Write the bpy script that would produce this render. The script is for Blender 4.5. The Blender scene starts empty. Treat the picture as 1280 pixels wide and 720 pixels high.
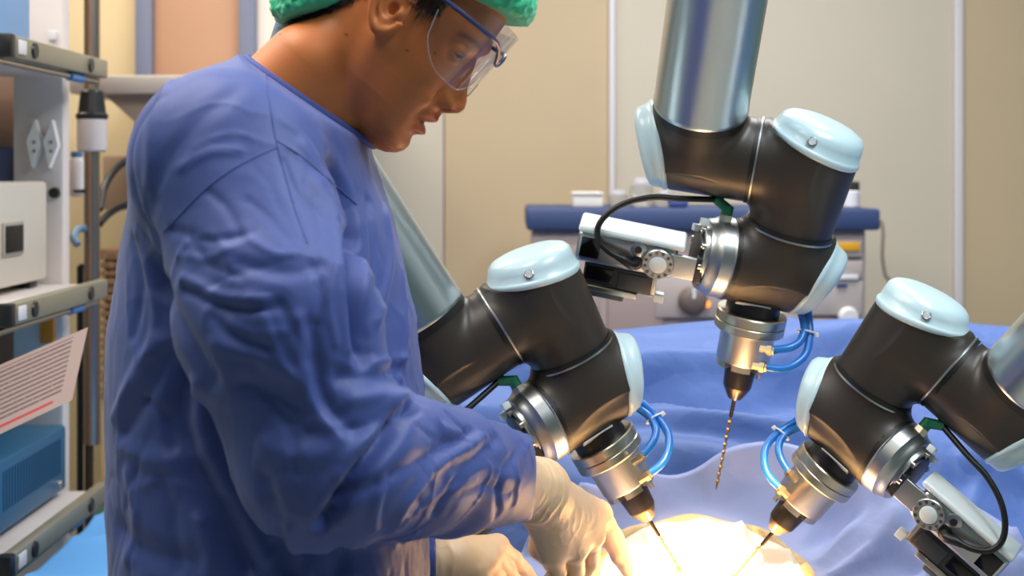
import bpy, bmesh, math, random
import numpy as np
from mathutils import Vector, Matrix
from mathutils.bvhtree import BVHTree

random.seed(7)
rng = np.random.default_rng(7)
scene = bpy.context.scene
COL = scene.collection

# ------------------------------------------------------------------ camera
F = 1800.0          # focal length in pixels of a 1280 wide frame
HY = 215.0          # image row of the horizon
CZ = 1.45           # camera height
cam_d = bpy.data.cameras.new('camera')
cam = bpy.data.objects.new('camera', cam_d)
COL.objects.link(cam)
cam.location = (0, 0, CZ)
cam.rotation_euler = (math.pi / 2, 0, 0)
cam_d.sensor_width = 36.0
cam_d.lens = F / 1280 * 36.0
cam_d.shift_y = -(360 - HY) / 1280
cam_d.clip_start = 0.05
cam_d.dof.use_dof = True
cam_d.dof.focus_distance = 1.66
cam_d.dof.aperture_fstop = 5.6
scene.camera = cam

# ------------------------------------------------------------------ light
scene.view_settings.view_transform = 'Standard'
scene.view_settings.look = 'None'
scene.view_settings.gamma = 1.0
scene.view_settings.use_curve_mapping = False
scene.view_settings.exposure = 0.0

world = bpy.data.worlds.new('world')
scene.world = world
world.use_nodes = True
world.node_tree.nodes['Background'].inputs[0].default_value = (0.80, 0.88, 1.0, 1)
world.node_tree.nodes['Background'].inputs[1].default_value = 0.3


def area_light(name, loc, target, sx, sy, power, color):
    l = bpy.data.lights.new(name, 'AREA')
    l.shape = 'RECTANGLE'
    l.size, l.size_y = sx, sy
    l.energy = power
    l.color = color
    o = bpy.data.objects.new(name, l)
    COL.objects.link(o)
    o.location = loc
    d = Vector(target) - Vector(loc)
    o.rotation_euler = d.to_track_quat('-Z', 'Y').to_euler()
    return o


# ceiling light panels, all out of view
area_light('unseen_ceiling_light', (-0.55, 1.25, 2.70), (-0.55, 1.2501, 0), 0.6, 1.2, 27, (1.0, 0.93, 0.84))
area_light('unseen_ceiling_light', (0.95, 1.15, 2.70), (0.95, 1.1501, 0), 0.6, 1.2, 46, (0.90, 0.96, 1.0))
area_light('unseen_ceiling_light', (0.55, 3.1, 2.70), (0.55, 3.1001, 0), 1.2, 0.6, 36, (0.97, 0.97, 0.96))
area_light('unseen_ceiling_light', (-1.35, 1.75, 2.70), (-1.35, 1.7501, 0), 0.6, 1.2, 22, (1.0, 0.93, 0.84))
area_light('unseen_ceiling_light', (-1.2, 3.55, 2.70), (-1.2, 3.5501, 0), 1.2, 0.6, 20, (1.0, 0.90, 0.76))  # warm extra light added at the left back to brighten the cream wall


def spot_light(name, loc, target, power, size, blend, color, radius):
    l = bpy.data.lights.new(name, 'SPOT')
    l.energy = power
    l.spot_size = math.radians(size)
    l.spot_blend = blend
    l.color = color
    l.shadow_soft_size = radius
    o = bpy.data.objects.new(name, l)
    COL.objects.link(o)
    o.location = loc
    d = Vector(target) - Vector(loc)
    o.rotation_euler = d.to_track_quat('-Z', 'Y').to_euler()
    return o


# the operating lamp above the table, aimed at the opening in the drape
spot_light('operating_lamp_light', (0.27, 0.60, 2.10), (0.25, 1.845, 0.90), 4600, 8.8, 1.0, (1.0, 0.64, 0.31), 0.06)


# ------------------------------------------------------------------ helpers
def P(px, py, d):
    return np.array([(px - 640) / F * d, d, CZ - (py - HY) / F * d])


def lin(c):
    if isinstance(c, str):
        c = c.lstrip('#')
        c = [int(c[i:i + 2], 16) / 255 for i in (0, 2, 4)]
    return tuple((x / 12.92 if x <= 0.04045 else ((x + 0.055) / 1.055) ** 2.4) for x in c) + (1.0,)


MATS = {}


def mat(name, color, rough=0.5, metal=0.0, bump=None, vary=None, spec=0.5, sss=0.0, coat=0.0, trans=0.0,
        emit=None, crumple=None, aniso=0.0, sheen=0.0, attr=None, sss_color=None):
    if name in MATS:
        return MATS[name]
    m = bpy.data.materials.new(name)
    m.use_nodes = True
    nt = m.node_tree
    b = nt.nodes['Principled BSDF']
    b.inputs['Base Color'].default_value = lin(color)
    b.inputs['Roughness'].default_value = rough
    b.inputs['Metallic'].default_value = metal
    b.inputs['Specular IOR Level'].default_value = spec
    b.inputs['Coat Weight'].default_value = coat
    b.inputs['Transmission Weight'].default_value = trans
    b.inputs['Anisotropic'].default_value = aniso
    b.inputs['Sheen Weight'].default_value = sheen
    if sss:
        b.inputs['Subsurface Weight'].default_value = sss
        b.inputs['Subsurface Radius'].default_value = (0.02, 0.008, 0.004)
        b.inputs['Subsurface Scale'].default_value = 0.5
    tc = nt.nodes.new('ShaderNodeTexCoord')
    base_out = None
    if vary:
        sc, amt = vary[0], vary[1]
        n = nt.nodes.new('ShaderNodeTexNoise')
        n.inputs['Scale'].default_value = sc
        n.inputs['Detail'].default_value = 4
        nt.links.new(tc.outputs['Object'], n.inputs['Vector'])
        r = nt.nodes.new('ShaderNodeMix')
        r.data_type = 'RGBA'
        c = lin(color)
        r.inputs['A'].default_value = tuple(x * (1 - amt) for x in c[:3]) + (1,)
        r.inputs['B'].default_value = tuple(min(1, x * (1 + amt)) for x in c[:3]) + (1,)
        nt.links.new(n.outputs['Fac'], r.inputs['Factor'])
        base_out = r.outputs['Result']
    if attr:
        a = nt.nodes.new('ShaderNodeAttribute')
        a.attribute_name = attr
        mx = nt.nodes.new('ShaderNodeMix')
        mx.data_type = 'RGBA'
        mx.blend_type = 'MULTIPLY'
        mx.inputs['Factor'].default_value = 1.0
        if base_out:
            nt.links.new(base_out, mx.inputs['A'])
        else:
            mx.inputs['A'].default_value = lin(color)
        nt.links.new(a.outputs['Color'], mx.inputs['B'])
        base_out = mx.outputs['Result']
    if base_out:
        nt.links.new(base_out, b.inputs['Base Color'])
    if bump:
        prev = None
        if crumple:
            sc, st, dist = crumple
            wn_ = nt.nodes.new('ShaderNodeTexNoise'); wn_.inputs['Scale'].default_value = sc * 0.6; wn_.inputs['Detail'].default_value = 2
            nt.links.new(tc.outputs['Object'], wn_.inputs['Vector'])
            vm = nt.nodes.new('ShaderNodeVectorMath'); vm.operation = 'MULTIPLY_ADD'
            vm.inputs[1].default_value = (0.05, 0.05, 0.05)
            nt.links.new(wn_.outputs['Color'], vm.inputs[0]); nt.links.new(tc.outputs['Object'], vm.inputs[2])
            for mul, k_ in ((1.0, 1.0), (2.3, 0.5)):
                vo = nt.nodes.new('ShaderNodeTexVoronoi'); vo.feature = 'DISTANCE_TO_EDGE'; vo.inputs['Scale'].default_value = sc * mul
                nt.links.new(vm.outputs[0], vo.inputs['Vector'])
                bp = nt.nodes.new('ShaderNodeBump'); bp.inputs['Strength'].default_value = st * k_; bp.inputs['Distance'].default_value = dist
                nt.links.new(vo.outputs['Distance'], bp.inputs['Height'])
                if prev:
                    nt.links.new(prev, bp.inputs['Normal'])
                prev = bp.outputs['Normal']
        for (sc, st, dist) in bump:
            n = nt.nodes.new('ShaderNodeTexNoise')
            n.inputs['Scale'].default_value = sc
            n.inputs['Detail'].default_value = 3
            nt.links.new(tc.outputs['Object'], n.inputs['Vector'])
            bp = nt.nodes.new('ShaderNodeBump')
            bp.inputs['Strength'].default_value = st
            bp.inputs['Distance'].default_value = dist
            nt.links.new(n.outputs['Fac'], bp.inputs['Height'])
            if prev:
                nt.links.new(prev, bp.inputs['Normal'])
            prev = bp.outputs['Normal']
        nt.links.new(prev, b.inputs['Normal'])
    if emit:
        b.inputs['Emission Color'].default_value = lin(emit[0])
        b.inputs['Emission Strength'].default_value = emit[1]
    MATS[name] = m
    return m


class MB:
    """collects shapes of one part"""

    def __init__(self):
        self.v, self.f = [], []

    def add(self, v, f):
        o = len(self.v)
        self.v.extend([tuple(map(float, p)) for p in v])
        self.f.extend([tuple(int(i) + o for i in q) for q in f])
        return self

    def lathe(self, prof, org, axis, seg=48, asym=None, closed=True):
        axis = np.array(axis, float)
        axis /= np.linalg.norm(axis)
        org = np.array(org, float)
        e = np.array([0, 1.0, 0]) if abs(axis[1]) < 0.9 else np.array([1.0, 0, 0])
        a = np.cross(axis, e); a /= np.linalg.norm(a)
        b = np.cross(axis, a)
        vs, fs = [], []
        for (s, r) in prof:
            for k in range(seg):
                t = 2 * math.pi * k / seg
                d = a * math.cos(t) + b * math.sin(t)
                ss = s
                if asym is not None:
                    ss = s * (1 + float(np.dot(d, asym)) * r / max(1e-9, max(q[1] for q in prof)))
                vs.append(org + axis * ss + d * r)
        n = len(prof)
        for i in range(n - 1):
            for k in range(seg):
                k2 = (k + 1) % seg
                fs.append((i * seg + k, i * seg + k2, (i + 1) * seg + k2, (i + 1) * seg + k))
        if closed:
            fs.append(tuple(reversed(range(seg))))
            fs.append(tuple((n - 1) * seg + k for k in range(seg)))
        return self.add(vs, fs)

    def cyl(self, a, b, r, seg=24, r2=None):
        a = np.array(a, float); b = np.array(b, float)
        L = np.linalg.norm(b - a)
        return self.lathe([(0, r), (L, r if r2 is None else r2)], a, b - a, seg)

    def sweep(self, pts, r, seg=10, smooth=6, cap=True):
        pts = np.array(pts, float)
        if smooth > 1 and len(pts) > 2:
            pts = catmull(pts, smooth)
        n = len(pts)
        rr = np.full(n, r) if np.isscalar(r) else np.interp(np.linspace(0, 1, n), np.linspace(0, 1, len(r)), r)
        tg = np.gradient(pts, axis=0)
        tg /= np.linalg.norm(tg, axis=1)[:, None] + 1e-12
        e = np.array([0.0, 0, 1]) if abs(tg[0][2]) < 0.9 else np.array([1.0, 0, 0])
        u = np.cross(tg[0], e); u /= np.linalg.norm(u)
        vs, fs = [], []
        for i in range(n):
            u = u - tg[i] * np.dot(u, tg[i]); u /= np.linalg.norm(u)
            w = np.cross(tg[i], u)
            for k in range(seg):
                t = 2 * math.pi * k / seg
                vs.append(pts[i] + (u * math.cos(t) + w * math.sin(t)) * rr[i])
        for i in range(n - 1):
            for k in range(seg):
                k2 = (k + 1) % seg
                fs.append((i * seg + k, i * seg + k2, (i + 1) * seg + k2, (i + 1) * seg + k))
        if cap:
            fs.append(tuple(reversed(range(seg))))
            fs.append(tuple((n - 1) * seg + k for k in range(seg)))
        return self.add(vs, fs)

    def box(self, lo, hi, bevel=0.0, seg=2, frame=None):
        """box in the frame (origin, ax, ay, az) or in plain axes"""
        bm = bmesh.new()
        bmesh.ops.create_cube(bm, size=1.0)
        lo = np.array(lo, float); hi = np.array(hi, float)
        c = (lo + hi) / 2; h = hi - lo
        for v in bm.verts:
            v.co = Vector((v.co.x * h[0], v.co.y * h[1], v.co.z * h[2]))
        if bevel > 0:
            bmesh.ops.bevel(bm, geom=list(bm.edges), offset=bevel, segments=seg, affect='EDGES', profile=0.5)
        bm.verts.ensure_lookup_table()
        vs = np.array([v.co[:] for v in bm.verts]) + c
        fs = [tuple(v.index for v in f.verts) for f in bm.faces]
        bm.free()
        if frame is not None:
            o, ax, ay, az = [np.array(q, float) for q in frame]
            vs = o + vs[:, :1] * ax + vs[:, 1:2] * ay + vs[:, 2:3] * az
        return self.add(vs, fs)

    def build(self, name, m, parent=None, angle=38, xf=None):
        return make_obj(name, np.array(self.v), self.f, m, parent, angle, xf)


def catmull(pts, n):
    pts = np.array(pts, float)
    out = []
    ext = np.vstack([2 * pts[0] - pts[1], pts, 2 * pts[-1] - pts[-2]])
    for i in range(1, len(ext) - 2):
        p0, p1, p2, p3 = ext[i - 1:i + 3]
        for k in range(n):
            t = k / n
            out.append(0.5 * ((2 * p1) + (-p0 + p2) * t + (2 * p0 - 5 * p1 + 4 * p2 - p3) * t * t + (-p0 + 3 * p1 - 3 * p2 + p3) * t ** 3))
    out.append(pts[-1])
    return np.array(out)


def make_obj(name, v, f, m, parent=None, angle=38, xf=None, smooth=True):
    """one mesh object; v in world space (or in the parent's own space when the root carries 'local')"""
    me = bpy.data.meshes.new(name)
    v = np.asarray(v, float)
    loc = None
    if parent is None:
        c = (v.min(0) + v.max(0)) / 2
        loc = np.array([c[0], c[1], v[:, 2].min()])
        v = v - loc
    else:
        r = parent
        while r.parent:
            r = r.parent
        if not r.get('_local'):
            v = v - np.array(r.location[:])
    f = [tuple(int(i) for i in q) for q in f] if isinstance(f, list) else f.tolist()
    me.from_pydata(v.tolist(), [], f)
    me.update()
    if smooth:
        bm = bmesh.new()
        bm.from_mesh(me)
        bmesh.ops.recalc_face_normals(bm, faces=bm.faces)
        if angle is not None:
            th = math.radians(angle)
            for e in bm.edges:
                if len(e.link_faces) == 2 and e.calc_face_angle(0) > th:
                    e.smooth = False
        for q in bm.faces:
            q.smooth = True
        bm.to_mesh(me)
        bm.free()
    if m:
        me.materials.append(m)
    o = bpy.data.objects.new(name, me)
    COL.objects.link(o)
    if parent is not None:
        o.parent = parent
    else:
        o.location = loc
    return o


def empty(name, loc=(0, 0, 0)):
    o = bpy.data.objects.new(name, None)
    COL.objects.link(o)
    o.location = loc
    o.empty_display_size = 0.05
    return o


def tag(o, label, cat, group=None, kind=None):
    o['label'] = label
    o['category'] = cat
    if group:
        o['group'] = group
    if kind:
        o['kind'] = kind
    return o


def struct(o):
    o['kind'] = 'structure'
    return o


# ---- numpy gradient noise
_perm = rng.permutation(256)
_perm = np.concatenate([_perm, _perm, _perm])
_g = rng.normal(size=(256, 3))
_g /= np.linalg.norm(_g, axis=1)[:, None]


def perlin(p):
    p = np.asarray(p, float)
    i = np.floor(p).astype(int)
    fr = p - i
    u = fr * fr * fr * (fr * (fr * 6 - 15) + 10)
    i &= 255
    res = 0
    for dx in (0, 1):
        for dy in (0, 1):
            for dz in (0, 1):
                h = _perm[_perm[_perm[(i[:, 0] + dx) & 255] + ((i[:, 1] + dy) & 255)] + ((i[:, 2] + dz) & 255)]
                g = _g[h]
                dot = g[:, 0] * (fr[:, 0] - dx) + g[:, 1] * (fr[:, 1] - dy) + g[:, 2] * (fr[:, 2] - dz)
                wx = u[:, 0] if dx else 1 - u[:, 0]
                wy = u[:, 1] if dy else 1 - u[:, 1]
                wz = u[:, 2] if dz else 1 - u[:, 2]
                res = res + dot * wx * wy * wz
    return res * 1.6


def ridge(p, sharp=1.0):
    return (1 - np.clip(np.abs(perlin(p)) * 2.2, 0, 1)) ** sharp


# ---- implicit surfaces
def smin(a, b, k):
    h = np.clip(0.5 + 0.5 * (b - a) / k, 0, 1)
    return b * (1 - h) + a * h - k * h * (1 - h)


def smax(a, b, k):
    return -smin(-a, -b, k)


def capsule(p, a, b, ra, rb):
    a = np.asarray(a, float); b = np.asarray(b, float)
    ab = b - a
    t = np.clip(((p - a) @ ab) / (ab @ ab), 0, 1)
    return np.linalg.norm(p - a - t[:, None] * ab, axis=1) - (ra + (rb - ra) * t)


def line_dist(p, a, n):
    q = p - a
    s = q @ n
    return np.linalg.norm(q - s[:, None] * n, axis=1), s


def ellipsoid(p, c, r):
    q = (p - np.asarray(c)) / np.asarray(r)
    k = np.linalg.norm(q, axis=1)
    return (k - 1) * min(r)


def nets(fn, lo, hi, h, proj=2):
    lo = np.array(lo, float); hi = np.array(hi, float)
    n = np.ceil((hi - lo) / h).astype(int) + 1
    ax = [lo[i] + h * np.arange(n[i]) for i in range(3)]
    # coarse pass on every 4th sample, fine pass only near the surface
    B = 4
    nb = -(-n // B)
    cx = [lo[i] + h * (B * np.arange(nb[i]) + (B - 1) / 2) for i in range(3)]
    CX, CY, CZ_ = np.meshgrid(*cx, indexing='ij')
    cvals = fn(np.column_stack([CX.ravel(), CY.ravel(), CZ_.ravel()])).reshape(tuple(nb))
    V = np.repeat(np.repeat(np.repeat(cvals, B, 0), B, 1), B, 2)[:n[0], :n[1], :n[2]].astype(np.float32)
    near = np.abs(cvals) < h * B * 1.7
    bi = np.argwhere(near)
    off = np.stack(np.meshgrid(np.arange(B), np.arange(B), np.arange(B), indexing='ij'), -1).reshape(-1, 3)
    for i in range(0, len(bi), 4000):
        ids = (bi[i:i + 4000, None, :] * B + off[None]).reshape(-1, 3)
        ids = ids[(ids < n).all(1)]
        V[ids[:, 0], ids[:, 1], ids[:, 2]] = fn(lo + h * ids)
    S = V < 0
    c = np.zeros(tuple(n - 1), np.int8)
    for dx in (0, 1):
        for dy in (0, 1):
            for dz in (0, 1):
                c += S[dx:n[0] - 1 + dx, dy:n[1] - 1 + dy, dz:n[2] - 1 + dz]
    I, J, K = np.nonzero((c > 0) & (c < 8))
    idx = -np.ones(tuple(n - 1), np.int64)
    idx[I, J, K] = np.arange(len(I))
    acc = np.zeros((len(I), 3)); cnt = np.zeros(len(I))
    corners = [(x, y, z) for x in (0, 1) for y in (0, 1) for z in (0, 1)]
    for a in corners:
        for d in range(3):
            if a[d] == 0:
                b = list(a); b[d] = 1
                va = V[I + a[0], J + a[1], K + a[2]].astype(float)
                vb = V[I + b[0], J + b[1], K + b[2]].astype(float)
                cr = (va < 0) != (vb < 0)
                t = np.where(cr, va / np.where(cr, va - vb, 1), 0)
                pt = np.tile(np.array(a, float), (len(I), 1))
                pt[:, d] = t
                acc += pt * cr[:, None]; cnt += cr
    verts = lo + h * (np.column_stack([I, J, K]) + acc / cnt[:, None])
    faces = []
    for d in range(3):
        e = [0, 0, 0]; e[d] = 1
        A = S[:n[0] - e[0], :n[1] - e[1], :n[2] - e[2]]
        B = S[e[0]:, e[1]:, e[2]:]
        i, j, k = np.nonzero(A != B)
        o1, o2 = [(1, 2), (2, 0), (0, 1)][d]
        q = np.column_stack([i, j, k])
        ok = (q[:, o1] > 0) & (q[:, o2] > 0) & (q[:, o1] < n[o1] - 1) & (q[:, o2] < n[o2] - 1)
        q = q[ok]
        flip = A[q[:, 0], q[:, 1], q[:, 2]]
        d1 = np.zeros(3, int); d1[o1] = 1
        d2 = np.zeros(3, int); d2[o2] = 1
        f = np.column_stack([idx[tuple((q - d1 - d2).T)], idx[tuple((q - d2).T)], idx[tuple(q.T)], idx[tuple((q - d1).T)]])
        f[~flip] = f[~flip][:, ::-1]
        faces.append(f)
    faces = np.vstack(faces)
    for _ in range(proj):
        f0 = fn(verts)
        g = np.column_stack([(fn(verts + np.eye(3)[i] * h * 0.3) - fn(verts - np.eye(3)[i] * h * 0.3)) / (0.6 * h) for i in range(3)])
        g2 = (g * g).sum(1) + 1e-9
        st = -f0[:, None] * g / g2[:, None]
        L = np.linalg.norm(st, axis=1)
        st *= np.minimum(1, 0.5 * h / (L + 1e-12))[:, None]
        verts = verts + st
    return verts, faces


def normals_of(v, f):
    a = v[f[:, 2]] - v[f[:, 0]]
    b = v[f[:, 3]] - v[f[:, 1]]
    fn = np.cross(a, b)
    n = np.zeros_like(v)
    for k in range(4):
        np.add.at(n, f[:, k], fn)
    return n / (np.linalg.norm(n, axis=1)[:, None] + 1e-12)


def seg_dist(p, pts):
    best = np.full(len(p), 1e9)
    for a, b in zip(pts[:-1], pts[1:]):
        ab = b - a
        t = np.clip(((p - a) @ ab) / (ab @ ab + 1e-12), 0, 1)
        best = np.minimum(best, np.linalg.norm(p - a - t[:, None] * ab, axis=1))
    return best


def sstep(a, b, x):
    t = np.clip((x - a) / (b - a), 0, 1)
    return t * t * (3 - 2 * t)

# ================================================================== the room
WY = 4.3
tan_wall = mat('tan_wall', '#c2ad8e', 0.75, vary=(3, 0.06), bump=[(180, 0.08, 0.002)])
pale_wall = mat('pale_wall', '#c9bfae', 0.75, vary=(3, 0.05), bump=[(180, 0.08, 0.002)])
cream_wall = mat('cream_wall', '#e6cfa6', 0.75, vary=(3, 0.05))
teal_wall = mat('teal_wall', '#6f8e90', 0.7, vary=(3, 0.05))
trim_mat = mat('trim_mat', '#d6d0d4', 0.5)
floor_mat = mat('floor_mat', '#c4bfb6', 0.35, vary=(2, 0.1))
ceil_mat = mat('ceil_mat', '#d8d6d0', 0.8, vary=(2, 0.03))


def room_box(name, lo, hi, m, parent=None):
    return MB().box(lo, hi).build(name, m, parent)


struct(room_box('floor', (-2.6, -1.9, -0.05), (2.6, 4.5, 0.0), floor_mat))
struct(room_box('ceiling', (-2.6, -1.9, 2.75), (2.6, 4.5, 2.8), ceil_mat))
wb = struct(room_box('wall_back', (-2.6, WY + 0.02, 0.0), (2.6, WY + 0.2, 2.75), pale_wall))
struct(room_box('wall_left', (-2.7, -1.9, 0.0), (-2.6, 4.5, 2.75), teal_wall))
struct(room_box('wall_right', (2.6, -1.9, 0.0), (2.7, 4.5, 2.75), teal_wall))
struct(room_box('wall_front', (-2.7, -2.0, 0.0), (2.7, -1.9, 2.75), teal_wall))


def wx(px, d=WY):
    return (px - 640) / F * d


def wz(py, d=WY):
    return CZ - (py - HY) / F * d


# wall panels, each its own board
for a, b, m in ((-460, 84, cream_wall), (84, 356, cream_wall), (356, 555, pale_wall), (555, 761, tan_wall), (769, 1192, pale_wall), (1203, 1500, tan_wall)):
    room_box('wall_panel', (wx(a) + 0.002, WY, 0.08), (wx(b) - 0.002, WY + 0.03, 2.74), m, wb)
for k, (a, b) in enumerate(((761, 769), (1192, 1203))):
    struct(MB().box((wx(a), WY - 0.012, 0.08), (wx(b), WY + 0.03, 2.74), 0.003).build('trim_%d' % (k + 1), trim_mat))
struct(MB().box((-2.6, WY - 0.02, 0), (2.6, WY + 0.03, 0.08), 0.004).build('baseboard_back', trim_mat))

# door on the far wall, left: grey blue frame round a brown leaf
dr = empty('door_1', (wx(250), WY, 0)); struct(dr)
frame_blue = mat('frame_blue', '#6f7792', 0.5)
leaf_brown = mat('leaf_brown', '#b58b70', 0.55, vary=(5, 0.06))
white_paint = mat('white_paint', '#ddd4cf', 0.5)
room_frame = [(174, 195), (302, 323)]
for a, b in room_frame:
    MB().box((wx(a), WY - 0.05, 0.08), (wx(b), WY + 0.02, 2.3), 0.004).build('door_frame', frame_blue, dr)
MB().box((wx(174), WY - 0.05, 2.3), (wx(323), WY + 0.02, 2.36), 0.004).build('door_frame', frame_blue, dr)
MB().box((wx(195), WY - 0.025, 0.08), (wx(302), WY + 0.01, 2.3), 0.003).build('door_leaf', leaf_brown, dr)
MB().box((wx(323), WY - 0.03, 0.08), (wx(358), WY + 0.01, 2.36), 0.003).build('side_panel', white_paint, dr)
# small chrome handle
MB().cyl((wx(212), WY - 0.075, 1.02), (wx(212) + 0.11, WY - 0.075, 1.02), 0.009).cyl((wx(212), WY - 0.075, 1.02), (wx(212), WY - 0.02, 1.02), 0.008).build('door_handle', mat('steel', '#b9b4ac', 0.28, 1.0), dr)

# ------------------------------------------------------------------ counter on a bracket behind the cart
ct = empty('wall_counter', (wx(170, 3.45), 3.9, 0))
tag(ct, 'white wall counter on a slanted bracket behind the surgeon\'s shoulder', 'counter')
MB().box((wx(86, 3.45), 3.45, wz(117, 3.45)), (wx(420, 3.45), WY - 0.06, wz(94, 3.45)), 0.006).build('counter_top', mat('counter_white', '#cfc6bd', 0.45), ct)
xa, xb = wx(180, 3.5), wx(330, 3.5)
z0, z1 = wz(118, 3.5), wz(168, 3.5)
bk = MB()
bk.add([(wx(130, 3.5), 3.5, z0), (xb, 3.5, z0), (xb, 3.5, z1), (wx(186, 3.5), 3.5, z1),
        (wx(130, 3.5), 3.9, z0), (xb, 3.9, z0), (xb, 3.9, z1), (wx(186, 3.5), 3.9, z1)],
       [(0, 1, 2, 3), (7, 6, 5, 4), (0, 4, 5, 1), (3, 2, 6, 7), (0, 3, 7, 4), (1, 5, 6, 2)])
bk.build('bracket', mat('bracket_grey', '#a99a8c', 0.5), ct)
MB().box((wx(172, 3.6), 3.6, 0.0), (wx(184, 3.6), 3.66, z1), 0.003).build('post', mat('post_brown', '#a9713f', 0.5), ct)
MB().box((wx(128, 3.9), 3.9, wz(262, 3.9)), (wx(172, 3.9), 3.95, wz(195, 3.9)), 0.003).build('back_board', mat('board_tan', '#c2a58b', 0.6), ct)
MB().box((wx(184, 3.7), 3.7, 0.0), (wx(330, 3.7), 4.1, z1), 0.003).build('cabinet', mat('cab_blue', '#5c678f', 0.5), ct)

# woven hamper
hp = empty('woven_hamper', (wx(160, 3.8), 3.9, 0))
tag(hp, 'brown woven hamper standing behind the steel pole', 'hamper')
hm = mat('wicker', '#b08a63', 0.7, vary=(40, 0.25))
x0, x1 = wx(126, 3.6), wx(170, 3.6)
zt, zb = wz(316, 3.6), wz(500, 3.6)
MB().box((x0 + 0.006, 3.605, zb), (x1 - 0.006, 3.68, zt - 0.005), 0.004).build('core', mat('wicker_dark', '#8a6a4a', 0.8), hp)
wv = MB()
for r in range(18):
    z = zb + (zt - zb) * (r + 0.5) / 18
    for c in range(5):
        x = x0 + (x1 - x0) * (c + 0.5) / 5
        o = 0.004 if (r + c) % 2 else 0.0
        wv.box((x - 0.0085, 3.596 - o, z - 0.0075), (x + 0.0085, 3.606 - o, z + 0.0075), 0.002, 1)
w_ = wv.build('weave', hm, hp); w_['kind'] = 'stuff'
MB().box((x0 - 0.004, 3.594, zt - 0.01), (x1 + 0.004, 3.69, zt + 0.01), 0.004).build('rim', hm, hp)
MB().box((x0, 3.6, 0), (x1, 3.68, zb + 0.001), 0.004).build('stand', mat('stand_cream', '#dcbb8c', 0.6), hp)

# ------------------------------------------------------------------ equipment cart at the left
grey_cart = mat('cart_grey', '#c9c2c0', 0.45, vary=(6, 0.04))
rail_m = mat('rail', '#a39d88', 0.4, 0.5)
blackp = mat('black_plastic', '#17181b', 0.4)
steel = MATS['steel']
white_pl = mat('white_plastic', '#e2dfe0', 0.4)
blue_pl = mat('blue_plastic', '#4f86bd', 0.4)
cart = empty('equipment_cart', (-1.05, 2.6, 0))
tag(cart, 'grey tiered equipment cart with metal rails at the left edge', 'cart')
MB().box((-0.985, 2.84, 0.05), (-0.885, 2.885, 2.35), 0.006).build('column', mat('column_white', '#e0d6d2', 0.45), cart)
MB().box((-1.5, 2.9, 0.05), (-0.987, 2.97, 2.2), 0.004).build('back_panel', mat('cart_back', '#a5836f', 0.6), cart)
MB().box((-1.5, 2.86, 1.36), (-0.99, 2.899, 1.50), 0.004).build('back_strip', mat('cart_strip', '#53597f', 0.5), cart)
for i, zc in enumerate((1.655, 1.218, 0.812)):
    sh = MB().box((-1.55, 2.28, zc - 0.018), (-0.832, 2.83, zc + 0.012), 0.006).build('shelf', grey_cart, cart)
    rl = MB().box((-0.829, 2.342, zc - 0.018), (-0.808, 2.88, zc + 0.018), 0.003).build('rail', rail_m, cart)
    MB().box((-0.831, 2.316, zc - 0.019), (-0.806, 2.341, zc + 0.019), 0.003).build('end_cap', blackp, rl)
    MB().box((-0.8075, 2.352, zc - 0.012), (-0.8045, 2.39, zc + 0.012), 0.002).build('socket', white_pl, rl)
    for yy in (2.435, 2.76):
        MB().lathe([(0, 0.014), (0.004, 0.013)], (-0.808, yy, zc), (1, 0, 0), 20).build('plug', blackp, rl)
    MB().cyl((-0.825, 2.3, zc - 0.026), (-0.825, 2.85, zc - 0.026), 0.006, 12).build('rod', steel, rl)
    MB().cyl((-0.825, 2.68, zc - 0.026), (-0.825, 2.76, zc - 0.026), 0.009, 12).build('clip', blue_pl, rl)
MB().box((-1.5, 2.3, 0.06), (-0.82, 2.95, 0.12), 0.01).build('base', grey_cart, cart)
for xx in (-1.45, -0.87):
    for yy in (2.35, 2.9):
        MB().lathe([(0, 0.03), (0.025, 0.03)], (xx - 0.012, yy, 0.03), (1, 0, 0), 20).build('castor', blackp, cart)
# two white diamond hooks on the column
for px in (46, 67):
    d = 2.835
    c = P(px, 180, d)
    s = d / F
    hk = MB()
    pts = [(-9, 3), (2, 30), (9, -2), (-2, -30)]
    vs = [(c[0] + a * s, d, c[2] + b * s) for a, b in pts] + [(c[0] + a * s, d - 0.02, c[2] + b * s + 0.0) for a, b in pts]
    hk.add(vs, [(0, 1, 2, 3), (7, 6, 5, 4), (0, 4, 5, 1), (1, 5, 6, 2), (2, 6, 7, 3), (3, 7, 4, 0)])
    ho = hk.build('hook', mat('hook_white', '#efece9', 0.35), cart)
    for dz in (-9, 2):
        MB().lathe([(0, 0.0035), (0.002, 0.003)], (c[0] + 1 * s, d - 0.0215, c[2] + dz * s), (0, -1, 0), 10).build('hole', mat('grey_hole', '#8d8380', 0.5), ho)
MB().lathe([(0, 0.011), (0.012, 0.010)], P(69, 241, 2.838), (0, -1, 0), 18).build('lock', blackp, cart)
MB().box(P(60, 50, 2.835) - np.array([0, 0.006, 0]), P(71, 38, 2.835) + np.array([0, 0.002, 0]), 0.002).build('bracket', white_pl, cart)
MB().box(P(50, 410, 2.83) + np.array([0, -0.002, -0.03]), P(67, 398, 2.83) + np.array([0, 0.012, 0.0]), 0.001).build('sticker', mat('orange_sticker', '#e8891c', 0.5), cart)

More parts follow.
